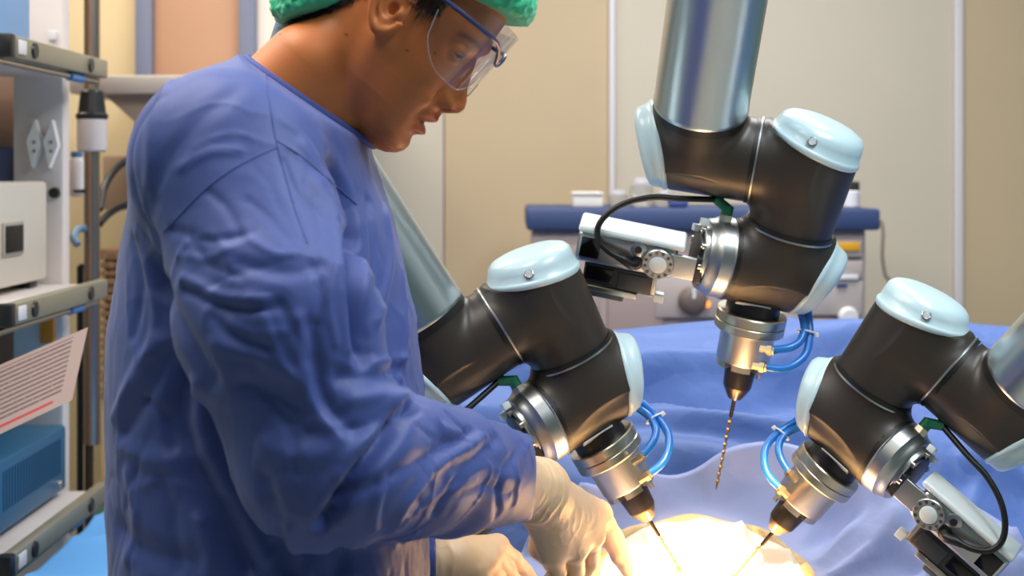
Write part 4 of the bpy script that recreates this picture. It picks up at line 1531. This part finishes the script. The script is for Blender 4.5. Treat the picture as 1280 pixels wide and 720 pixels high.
# short hair in front of the ear and at the nape
hair_m = mat('hair', '#1a130f', 0.5)
bv = BVHTree.FromPolygons([tuple(q) for q in hv], [tuple(int(i) for i in q) for q in hf_])
strands = MB()
r_ = random.Random(3)
for k in range(420):
    if k < 190:
        ff = r_.uniform(24, 62); uu_ = r_.uniform(14 + abs(ff - 42) * 0.5, 60)
        dirn = np.array([0.25 + r_.uniform(-.3, .3), 0, -1.0])
    else:
        ff = r_.uniform(-82, -26); uu_ = float(cap_edge(ff)) + r_.uniform(-13, 6)
        dirn = np.array([-0.5 + r_.uniform(-.3, .3), 0, -0.8])
    for sgn in (-1,):
        o_ = head_to_world([ff, sgn * 160, uu_])[0]
        hit = bv.ray_cast(Vector(o_), Vector(-sgn * h_l), 1.0)
        if hit[0] is None:
            continue
        p0 = np.array(hit[0]); nn = np.array(hit[1])
        if np.dot(nn, -h_l) < 0:
            nn = -nn
        tip = p0 + (h_f * dirn[0] + h_up * dirn[2]) * KH * r_.uniform(7, 13) + nn * 0.0012
        strands.sweep([p0 - nn * 0.0005, (p0 + tip) / 2 + nn * 0.0014, tip], [0.00035, 0.0003, 0.0001], 4, 1)
hs = strands.build('hair', hair_m, person); hs['kind'] = 'stuff'

# ---------------------------------------------------------------- cap
def cap_f(p):
    q = world_to_head(p)
    f, l, u = q[:, 0], q[:, 1], q[:, 2]
    d = ellipsoid(q, (8, 0, 66), (126, 104, 118)) * 1.0
    bag = ellipsoid(q, (-80, 0, -36), (60, 88, 78))
    d = smin(d, bag, 26)
    fo = ellipsoid(q, (92, 0, 104), (42, 70, 32))
    d = smin(d, fo, 16)
    e = cap_edge(f)
    d = smax(d, (e - u) * 0.8, 8)
    return d * KH


cv, cf = nets(cap_f, (EO[0] - 0.20, DH - 0.105, EO[2] - 0.08), (EO[0] + 0.17, DH + 0.105, EO[2] + 0.23), 0.0026, 2)
cn = normals_of(cv, cf)
cq = world_to_head(cv)
edge_d = cq[:, 2] - cap_edge(cq[:, 0])
puff = 0.0038 * (ridge(np.column_stack([cq[:, 0] * 0.045, cq[:, 1] * 0.05, cq[:, 2] * 0.016]), 1.5) - 0.4) + 0.003 * perlin(cq * 0.09)
puff = puff + 0.0026 * (ridge(cq * np.array([0.12, 0.12, 0.06]) + 4, 2) - 0.4)
sgn_ = np.sign((cn * (cv - head_to_world([0, 0, 60])[0])).sum(1).mean())
cv = cv + cn * sgn_ * (puff * sstep(-4, 18, edge_d))[:, None]
cap_mt = mat('cap_green', '#2fc08c', 0.6, vary=(60, 0.18), sheen=0.3, bump=[(240, 0.35, 0.002)])
make_obj('surgical_cap', cv, cf, cap_mt, person, angle=None)

# ---------------------------------------------------------------- safety glasses
sg = empty('safety_glasses', (0, 0, 0)); sg.parent = person
lens_m = bpy.data.materials.new('clear_lens'); lens_m.use_nodes = True
nt = lens_m.node_tree; nt.nodes.clear()
out = nt.nodes.new('ShaderNodeOutputMaterial'); mixs = nt.nodes.new('ShaderNodeMixShader')
tr_ = nt.nodes.new('ShaderNodeBsdfTransparent'); gl = nt.nodes.new('ShaderNodeBsdfGlossy')
tr_.inputs[0].default_value = (0.93, 0.92, 0.94, 1); gl.inputs['Roughness'].default_value = 0.06
fres = nt.nodes.new('ShaderNodeFresnel'); fres.inputs['IOR'].default_value = 1.45
add_ = nt.nodes.new('ShaderNodeMath'); add_.operation = 'ADD'; add_.inputs[1].default_value = 0.03
add_.operation = 'MINIMUM'; add_.inputs[1].default_value = 0.16
nt.links.new(fres.outputs[0], add_.inputs[0]); nt.links.new(add_.outputs[0], mixs.inputs[0])
nt.links.new(tr_.outputs[0], mixs.inputs[1]); nt.links.new(gl.outputs[0], mixs.inputs[2]); nt.links.new(mixs.outputs[0], out.inputs[0])


def shield(s):
    a = abs(s)
    return 58 + 82 * (1 - a ** 2.6) ** (1 / 2.0) if a < 1 else 58


vs, fs = [], []
NSX, NSU = 72, 16
for side in (0, 1):
    for i in range(NSX + 1):
        s = -1 + 2 * i / NSX
        lat = 90 * math.sin(s * math.pi / 2 * 0.98)
        fwd = 56 + 84 * max(0.0, math.cos(s * math.pi / 2 * 0.98)) ** 0.75
        aa = abs(s)
        utop = 74 - 10 * aa ** 3
        ubot = -26 + 40 * math.exp(-(s / 0.16) ** 2)
        if aa > 0.55:
            t = (aa - 0.55) / 0.45
            mid = 36
            k_ = math.sqrt(max(0.0, 1 - t ** 2.2))
            utop = mid + (utop - mid) * (0.25 + 0.75 * k_) if t < 1 else mid + 3
            ubot = mid - (mid - ubot) * (0.05 + 0.95 * k_)
        for j in range(NSU + 1):
            u = ubot + (utop - ubot) * j / NSU
            lean = (u - 40) * 0.03
            vs.append(head_to_world([fwd + lean - 1.6 * side, lat * (1 - 0.018 * side), u])[0])
nn_ = (NSX + 1) * (NSU + 1)
for side in (0, 1):
    for i in range(NSX):
        for j in range(NSU):
            a = side * nn_ + i * (NSU + 1) + j
            fs.append((a, a + 1, a + NSU + 2, a + NSU + 1) if side == 0 else (a, a + NSU + 1, a + NSU + 2, a + 1))
for i in range(NSX):
    for j in (0, NSU):
        a = i * (NSU + 1) + j
        fs.append((a, a + NSU + 1, nn_ + a + NSU + 1, nn_ + a))
for j in range(NSU):
    for i in (0, NSX):
        a = i * (NSU + 1) + j
        fs.append((a, a + 1, nn_ + a + 1, nn_ + a))
make_obj('lens', vs, fs, lens_m, sg, angle=30)
# thick clear lower edge of the lens
edge_m = mat('lens_edge', '#cfc9cc', 0.15, trans=0.6)
for rng_ in ((0.10, 0.99), (-0.99, -0.10)):
    pts = []
    for s in np.linspace(rng_[0], rng_[1], 26):
        i = (s + 1) / 2 * NSX
        pts.append(np.array(vs[int(round(i)) * (NSU + 1)]))
    MB().sweep(pts, 0.0006, 6, 1).build('lens_edge', edge_m, sg)
frame_m = mat('glasses_frame', '#303a66', 0.3, spec=0.5)
pts = []
for s in np.linspace(-1, 1, 49):
    lat = 91.5 * math.sin(s * math.pi / 2 * 0.98)
    fwd = 58 + 84 * max(0.0, math.cos(s * math.pi / 2 * 0.98)) ** 0.75
    pts.append((fwd, lat, 47 + 6 * (1 - abs(s)) - 22 * math.exp(-(s / 0.2) ** 2)))
pts = [(-20, -93, 36), (5, -94, 40), (30, -94, 43)] + pts + [(30, 94, 43), (5, 94, 40), (-20, 93, 36)]
MB().sweep(head_to_world(pts), 0.0023, 8, 2).build('frame', frame_m, sg)

# ---------------------------------------------------------------- gown
tor_py = [60, 85, 100, 125, 150, 200, 270, 330, 400, 480, 560, 640, 720, 900, 1200]
tor_bk = [330, 300, 268, 224, 202, 192, 180, 168, 155, 151, 154, 153, 150, 142, 135]
tor_fr = [372, 392, 405, 424, 440, 456, 486, 503, 518, 526, 528, 528, 530, 530, 530]
tor_wd = [0.06, 0.10, 0.135, 0.165, 0.180, 0.190, 0.190, 0.188, 0.188, 0.190, 0.195, 0.20, 0.205, 0.22, 0.25]
tz = np.array([P(0, y, DH)[2] for y in tor_py])[::-1]
tb = np.array([P(x, 0, DH)[0] for x in tor_bk])[::-1]
tf_ = np.array([P(x, 0, DH)[0] for x in tor_fr])[::-1]
tw_ = np.array(tor_wd)[::-1]
GZ0 = 0.42
SH, EL, CU = P(292, 214, 1.285), P(408, 572, 1.215), P(668, 598, 1.585)
arm_dir = nrm(CU - EL)
SHL, ELL, CUL = P(372, 218, 1.595), P(385, 640, 1.64), P(549, 703, 1.69)


NECKN = nrm(np.array([0.576, 0.0, 0.818]))


def gown_f(p):
    x, y, z = p[:, 0], p[:, 1], p[:, 2]
    b = np.interp(z, tz, tb); f = np.interp(z, tz, tf_); w = np.interp(z, tz, tw_)
    c = (b + f) / 2; a = (f - b) / 2
    n = 2.4
    g = ((np.abs(x - c) / a) ** n + (np.abs(y - DH) / w) ** n) ** (1 / n) + 1e-6
    rho = np.sqrt((x - c) ** 2 + (y - DH) ** 2)
    d = rho - rho / g
    d = np.where(g < 0.05, -0.05, d)
    d = np.maximum(d, z - P(0, 62, DH)[2])
    # near sleeve
    mid = P(350, 395, 1.225)
    s1 = smin(capsule(p, SH, mid, 0.080, 0.083), capsule(p, mid, EL, 0.083, 0.073), 0.02)
    m2 = EL + (CU - EL) * 0.5
    s2 = smin(capsule(p, EL, m2, 0.072, 0.059), capsule(p, m2, CU + arm_dir * 0.03, 0.059, 0.036), 0.012)
    s2 = np.maximum(s2, (p - P(657, 598, 1.585)) @ nrm(np.array([1.0, 0.06, -0.03])))
    arm = smin(s1, s2, 0.018)
    d = smin(d, arm, 0.018)
    # trapezius slope between neck and shoulder
    d = smin(d, capsule(p, P(345, 150, 1.42), P(285, 200, 1.30), 0.060, 0.072), 0.05)
    d = smin(d, capsule(p, P(370, 150, 1.48), SHL, 0.060, 0.070), 0.05)
    d = smax(d, (p - P(325, 82, DH)) @ NECKN, 0.004)
    # far sleeve
    s3 = smin(capsule(p, SHL, ELL, 0.068, 0.062), capsule(p, ELL, CUL + nrm(CUL - ELL) * 0.03, 0.062, 0.034), 0.015)
    s3 = np.maximum(s3, (p - CUL) @ nrm(np.array([1.0, 0.0, 0.0])))
    d = smin(d, s3, 0.02)
    d = np.maximum(d, GZ0 - z)
    return d


gv, gf = nets(gown_f, (-0.44, 1.08, GZ0 - 0.02), (0.05, 1.83, 1.57), 0.0034, 2)
gbv = BVHTree.FromPolygons([tuple(q) for q in gv], [tuple(int(i) for i in q) for q in gf])


def on_gown(px, py):
    o = Vector((0, 0, CZ)); dr_ = Vector(P(px, py, 1.0)) - o
    h = gbv.ray_cast(o, dr_.normalized(), 4.0)
    return None if h[0] is None else np.array(h[0])


def project(path, n=6):
    pts = []
    pp = catmull([(a, b, 0) for a, b in path], n) if len(path) > 2 else np.array([(path[0][0] + (path[1][0] - path[0][0]) * t, path[0][1] + (path[1][1] - path[0][1]) * t, 0) for t in np.linspace(0, 1, n)])
    for q in pp:
        h = on_gown(q[0], q[1])
        if h is not None:
            pts.append(h)
    return np.array(pts)


gn = normals_of(gv, gf)
if (gn * (gv - gv.mean(0))).sum(1).mean() < 0:
    gn = -gn
# folds: (path in the side elevation, half width, height)
FOLDS = [
    ([(195, 300), (212, 365), (228, 412), (262, 470)], 0.016, -0.010),
    ([(232, 360), (270, 382), (320, 386), (350, 380)], 0.007, -0.006),
    ([(230, 350), (275, 370), (330, 376)], 0.007, 0.005),
    ([(215, 287), (265, 300), (300, 296)], 0.006, -0.004),
    ([(310, 250), (335, 270), (360, 300)], 0.005, -0.002),
    ([(415, 205), (440, 255), (446, 330), (452, 400), (455, 440)], 0.013, -0.016),
    ([(400, 230), (425, 290), (432, 360), (440, 430)], 0.014, 0.007),
    ([(478, 260), (488, 330), (475, 400)], 0.008, 0.006),
    ([(462, 250), (470, 330), (466, 420)], 0.008, -0.005),
    ([(500, 340), (505, 410), (498, 470)], 0.006, 0.004),
    ([(516, 503), (485, 545), (450, 588), (403, 656)], 0.009, -0.018),
    ([(500, 500), (468, 545), (432, 588), (392, 648)], 0.014, 0.010),
    ([(389, 408), (396, 460), (408, 505), (441, 536), (488, 520)], 0.009, -0.009),
    ([(372, 400), (380, 450), (390, 500), (425, 545)], 0.010, 0.006),
    ([(356, 389), (376, 430), (384, 451)], 0.006, -0.004),
    ([(425, 470), (470, 470), (500, 462)], 0.010, -0.008),
    ([(440, 500), (480, 495), (512, 500)], 0.010, 0.008),
    ([(493, 465), (512, 503)], 0.007, 0.005),
    ([(600, 548), (545, 583), (505, 625), (488, 658)], 0.009, 0.009),
    ([(590, 540), (530, 572), (470, 605), (425, 628)], 0.008, -0.008),
    ([(620, 548), (575, 590), (545, 640)], 0.009, -0.007),
    ([(560, 520), (585, 545), (600, 550)], 0.007, -0.007),
    ([(535, 512), (560, 540), (610, 552)], 0.008, 0.006),
    ([(660, 556), (640, 578), (640, 625)], 0.007, 0.006),
    ([(652, 560), (625, 590), (618, 640)], 0.007, -0.006),
    ([(560, 600), (600, 585), (640, 600)], 0.008, 0.004),
    ([(480, 600), (470, 630), (465, 660)], 0.007, 0.006),
    ([(200, 427), (175, 470), (148, 522)], 0.012, 0.008),
    ([(215, 440), (190, 490), (160, 540)], 0.010, -0.007),
    ([(233, 465), (226, 500), (224, 536), (250, 600), (276, 644), (309, 710)], 0.014, -0.015),
    ([(250, 480), (255, 540), (285, 620), (325, 700)], 0.012, 0.009),
    ([(160, 560), (200, 575), (250, 570)], 0.014, 0.006),
    ([(150, 660), (190, 690), (240, 700)], 0.016, -0.008),
    ([(330, 600), (345, 650), (360, 715)], 0.012, -0.010),
    ([(360, 660), (372, 690), (380, 718)], 0.010, 0.007),
    ([(420, 668), (425, 695), (420, 720)], 0.010, -0.009),
    ([(500, 675), (505, 700), (508, 720)], 0.006, -0.004),
    ([(520, 675), (528, 700), (530, 720)], 0.006, 0.004),
    ([(215, 110), (195, 160), (190, 230)], 0.012, 0.006),
    ([(300, 110), (250, 150), (205, 215), (185, 290)], 0.012, -0.003),
    ([(255, 330), (300, 420), (350, 520)], 0.020, -0.006),
    ([(300, 330), (360, 340), (400, 330)], 0.009, -0.005),
    ([(270, 430), (320, 445), (360, 470)], 0.010, 0.005),
    ([(300, 480), (350, 500), (385, 540)], 0.012, -0.006),
    ([(330, 560), (380, 570), (420, 560)], 0.012, 0.005),
    ([(380, 180), (405, 220), (420, 270)], 0.008, 0.005),
    ([(240, 300), (262, 330), (300, 345)], 0.005, -0.003),
    ([(225, 320), (258, 322), (290, 312)], 0.005, 0.0025),
    ([(315, 300), (345, 318), (385, 316)], 0.005, 0.003),
    ([(262, 395), (292, 425), (335, 436)], 0.006, -0.004),
    ([(285, 405), (318, 418), (355, 414)], 0.005, 0.003),
    ([(330, 395), (345, 440), (372, 478)], 0.005, 0.004),
    ([(395, 330), (402, 370), (398, 405)], 0.005, -0.004),
    ([(418, 330), (412, 380), (420, 430)], 0.005, 0.004),
    ([(440, 440), (470, 452), (505, 448)], 0.006, 0.005),
    ([(330, 500), (362, 540), (372, 590)], 0.007, -0.004),
    ([(352, 512), (392, 530), (432, 528)], 0.006, 0.003),
    ([(520, 530), (548, 548), (580, 552)], 0.005, -0.004),
    ([(575, 612), (602, 606), (632, 616)], 0.005, -0.004),
    ([(520, 640), (548, 618), (590, 602)], 0.006, 0.004),
    ([(170, 300), (178, 360), (170, 420)], 0.008, -0.005),
    ([(185, 330), (196, 390), (192, 440)], 0.008, 0.005),
    ([(165, 590), (172, 640), (160, 700)], 0.010, 0.006),
    ([(205, 600), (220, 650), (222, 715)], 0.010, -0.006),
    ([(250, 650), (262, 690), (262, 718)], 0.009, 0.006),
    ([(186, 500), (205, 520), (214, 560)], 0.007, -0.006),
    ([(225, 210), (262, 190), (300, 188)], 0.006, 0.0025),
    ([(262, 240), (285, 262), (300, 292)], 0.005, -0.0025),
    ([(355, 200), (372, 238), (398, 262)], 0.005, -0.003),
    ([(352, 150), (378, 168), (398, 196)], 0.005, 0.003),
    ([(365, 120), (400, 160), (430, 190)], 0.007, -0.004),
]
disp = np.zeros(len(gv))
for path, w, amp in FOLDS:
    if abs(amp) < 0.0125:
        amp *= 0.55; w *= 0.8
    pts = project(path)
    if len(pts) < 2:
        continue
    near_ = ((gv > pts.min(0) - 2.5 * w) & (gv < pts.max(0) + 2.5 * w)).all(1)
    d = seg_dist(gv[near_], pts)
    disp[near_] += amp * np.exp(-(d / w) ** 2) * 0.35 + amp * 0.75 * np.clip(1 - d / (1.3 * w), 0, 1)
# crumple of the thin cloth: long thin creases between flat planes
wv_ = np.column_stack([perlin(gv * 5 + 3), perlin(gv * 5 + 17), perlin(gv * 5 + 31)])


def thin(q, w):
    return np.exp(-np.abs(perlin(q)) / w)


crum = 0.005 * perlin(gv * 4.0 + 40) + 0.0025 * (1 - np.abs(perlin(gv * 7 + wv_ * 0.3 + 11)) * 2)
for k_, (dx_, fr_, am_, w_) in enumerate((((1.0, 0.9, 0.45), 9.0, 0.0024, 0.035), ((0.5, 0.8, 1.1), 8.0, -0.0024, 0.035), ((0.9, 1.0, 0.9), 15.0, 0.0018, 0.045), ((1.0, 0.7, 0.6), 19.0, -0.0014, 0.055), ((0.7, 0.9, 1.0), 27.0, 0.0011, 0.06), ((1.0, 1.0, 0.5), 38.0, -0.0008, 0.08))):
    qq_ = gv * np.array(dx_) * fr_ + wv_ * (0.35 + 0.1 * k_) + 13.7 * (k_ + 1)
    mk_ = sstep(-0.15, 0.35, perlin(gv * 6.5 + 71 * (k_ + 1)))
    crum += am_ * thin(qq_, w_) * mk_
vert_ = 0.008 * perlin(np.column_stack([gv[:, 0] * 12 + wv_[:, 0] * 0.5, gv[:, 1] * 12, gv[:, 2] * 1.5]))
lowm = sstep(1.25, 1.05, gv[:, 2])
disp += crum + vert_ * lowm * (gv[:, 1] > 1.28)
neckm = sstep(0.07, 0.11, np.linalg.norm(gv - P(392, 118, DH), axis=1))
neckm = sstep(0.004, 0.03, (P(325, 82, DH) - gv) @ NECKN)
gv2 = gv + gn * (disp * neckm)[:, None]
gown_m = mat('gown_blue', '#3a4c8c', 0.56, vary=(9, 0.06), sheen=0.12, spec=0.35, bump=[(900, 0.10, 0.0008)], crumple=(9, 0.12, 0.016))
gown = make_obj('surgical_gown', gv2, gf, gown_m, person, angle=None)
gbv = BVHTree.FromPolygons([tuple(q) for q in gv2], [tuple(int(i) for i in q) for q in gf])
seam_m = mat('gown_seam', '#374a90', 0.7)
for path in ([(331, 92), (338, 135), (346, 180), (365, 250), (384, 304)],
             [(346, 184), (315, 198), (285, 215), (255, 238), (222, 272), (205, 290)],
             [(346, 176), (372, 192), (400, 215), (446, 256)]):
    pts = project(path, 10)
    MB().sweep(pts, 0.0008, 6, 1).build('seam', seam_m, gown)

# neck binding: ring where the neck leaves the gown
axis_n = NECKN
cb = P(388, 126, DH)
e1 = nrm(np.cross(axis_n, (0, 1, 0))); e2 = np.cross(axis_n, e1)
ringp = []
headbv = bv
for t in np.linspace(0, 2 * math.pi, 61):
    dirv = e1 * math.cos(t) + e2 * math.sin(t)
    o = Vector(cb + dirv * 0.3)
    h = headbv.ray_cast(o, Vector(-dirv), 0.4)
    p_ = np.array(h[0]) if h[0] is not None else cb + dirv * 0.065
    ringp.append(p_ + dirv * 0.005)
ringp = np.array(ringp)
k5 = np.array([np.roll(ringp[:-1], s, 0) for s in (-3, -2, -1, 0, 1, 2, 3)]).mean(0)
ringp = np.vstack([k5, k5[:1]])
MB().sweep(ringp, 0.0040, 8, 1, cap=False).build('neck_binding', seam_m, gown)

# trousers and shoes below the hem
tm = mat('trouser_blue', '#43559a', 0.7)
for yy in (1.36, 1.54):
    def leg_f(p, yy=yy):
        return np.maximum(capsule(p, (-0.245, yy, 0.75), (-0.25, yy, 0.10), 0.085, 0.062), 0.085 - p[:, 2])
    v, f = nets(leg_f, (-0.36, yy - 0.1, 0.07), (-0.13, yy + 0.1, 0.5), 0.008, 1)
    make_obj('trouser_leg', v, f, tm, person, angle=None)

    def shoe_f(p, yy=yy):
        d = smin(capsule(p, (-0.27, yy, 0.05), (-0.10, yy, 0.035), 0.045, 0.036), capsule(p, (-0.26, yy, 0.05), (-0.25, yy, 0.12), 0.045, 0.045), 0.02)
        return np.maximum(d, 0.002 - p[:, 2])
    v, f = nets(shoe_f, (-0.34, yy - 0.07, -0.01), (-0.04, yy + 0.07, 0.19), 0.006, 1)
    make_obj('shoe', v, f, mat('shoe_white', '#d8d8d6', 0.5), person, angle=60)

# ---------------------------------------------------------------- gloved hands
glove_m = mat('latex', '#e6c29a', 0.42, vary=(30, 0.05), spec=0.45, sss=0.10, bump=[(60, 0.15, 0.003)])


def chain(p, pts, rad, k=0.004):
    d = None
    for (a, b, ra, rb) in zip(pts[:-1], pts[1:], rad[:-1], rad[1:]):
        c = capsule(p, a, b, ra, rb)
        d = c if d is None else smin(d, c, k)
    return d


def hand_mesh(name, wrist, inner, knuckles, fingers, thumb, mr, wr_r=0.029):
    def fn(p):
        d = capsule(p, inner, wrist, wr_r, wr_r - 0.002)
        palm = None
        for kx in knuckles:
            c = capsule(p, wrist + (kx - wrist) * 0.05, kx, mr[0], mr[1])
            palm = c if palm is None else smin(palm, c, 0.016)
        d = smin(d, palm, 0.02)
        fs_ = None
        for pts, rad in fingers:
            c = chain(p, pts, rad)
            fs_ = c if fs_ is None else smin(fs_, c, 0.0035)
        d = smin(d, fs_, 0.007)
        d = smin(d, chain(p, thumb[0], thumb[1], 0.005), 0.010)
        return d
    allp = np.array([inner, wrist] + list(knuckles) + [q for f_ in fingers for q in f_[0]] + list(thumb[0]))
    v, f = nets(fn, allp.min(0) - 0.045, allp.max(0) + 0.045, 0.0022, 2)
    n = normals_of(v, f)
    if (n * (v - v.mean(0))).sum(1).mean() < 0:
        n = -n
    ax = nrm(wrist - inner)
    s = (v - wrist) @ ax
    wr = 0.0016 * (ridge(np.column_stack([s * 70 + perlin(v * 30) * 0.6, v[:, 1] * 9, v[:, 2] * 9]), 1.5) - 0.4) * np.exp(-((s + 0.012) / 0.022) ** 2)
    wr += 0.0007 * perlin(v * 40) + 0.0004 * (ridge(v * 55, 2) - 0.3)
    return make_obj(name, v + n * wr[:, None], f, glove_m, person, angle=None)


# right hand, index finger down on the opening
W = P(672, 612, 1.605); IN = P(630, 602, 1.545)
K = [P(748, 643, 1.71), P(739, 668, 1.69), P(718, 686, 1.67), P(690, 690, 1.65)]
fing = [
    ([K[0], P(765, 673, 1.745), P(776, 693, 1.76), P(785, 711, 1.775)], [0.0150, 0.0136, 0.0126, 0.0105]),
    ([K[1], P(738, 700, 1.725), P(726, 722, 1.725), P(714, 734, 1.70)], [0.0135, 0.0120, 0.0108, 0.0095]),
    ([K[2], P(718, 714, 1.70), P(706, 732, 1.69), P(694, 738, 1.67)], [0.0130, 0.0115, 0.0105, 0.0092]),
    ([K[3], P(697, 714, 1.675), P(688, 728, 1.67), P(678, 732, 1.655)], [0.0115, 0.0103, 0.0095, 0.0085]),
]
th = ([P(682, 650, 1.66), P(676, 684, 1.70), P(692, 702, 1.735), P(712, 708, 1.755)], [0.017, 0.0140, 0.0125, 0.010])
g_r = hand_mesh('glove', W, IN, K, fing, th, (0.026, 0.0165), 0.033)
# left hand, lower, cut by the table edge
W = P(560, 698, 1.71); IN = P(520, 706, 1.70)
K = [P(621, 683, 1.76), P(614, 694, 1.735), P(606, 706, 1.715), P(596, 717, 1.70)]
fing = [
    ([K[0], P(640, 700, 1.785), P(655, 716, 1.80), P(668, 730, 1.80)], [0.0135, 0.0122, 0.0110, 0.0095]),
    ([K[1], P(632, 715, 1.765), P(645, 733, 1.78), P(652, 745, 1.77)], [0.0135, 0.0120, 0.0108, 0.0095]),
    ([K[2], P(622, 728, 1.74), P(630, 745, 1.75), P(632, 756, 1.73)], [0.0130, 0.0115, 0.0105, 0.0092]),
    ([K[3], P(608, 735, 1.72), P(612, 748, 1.72), P(610, 757, 1.71)], [0.0115, 0.0103, 0.0095, 0.0085]),
]
th = ([P(585, 690, 1.75), P(607, 692, 1.79), P(628, 712, 1.81), P(640, 728, 1.81)], [0.016, 0.0135, 0.012, 0.010])
g_l = hand_mesh('glove', W, IN, K, fing, th, (0.023, 0.0145))

for o in list(bpy.data.objects):
    for k_ in ('_local', '_w1'):
        if k_ in o.keys():
            del o[k_]
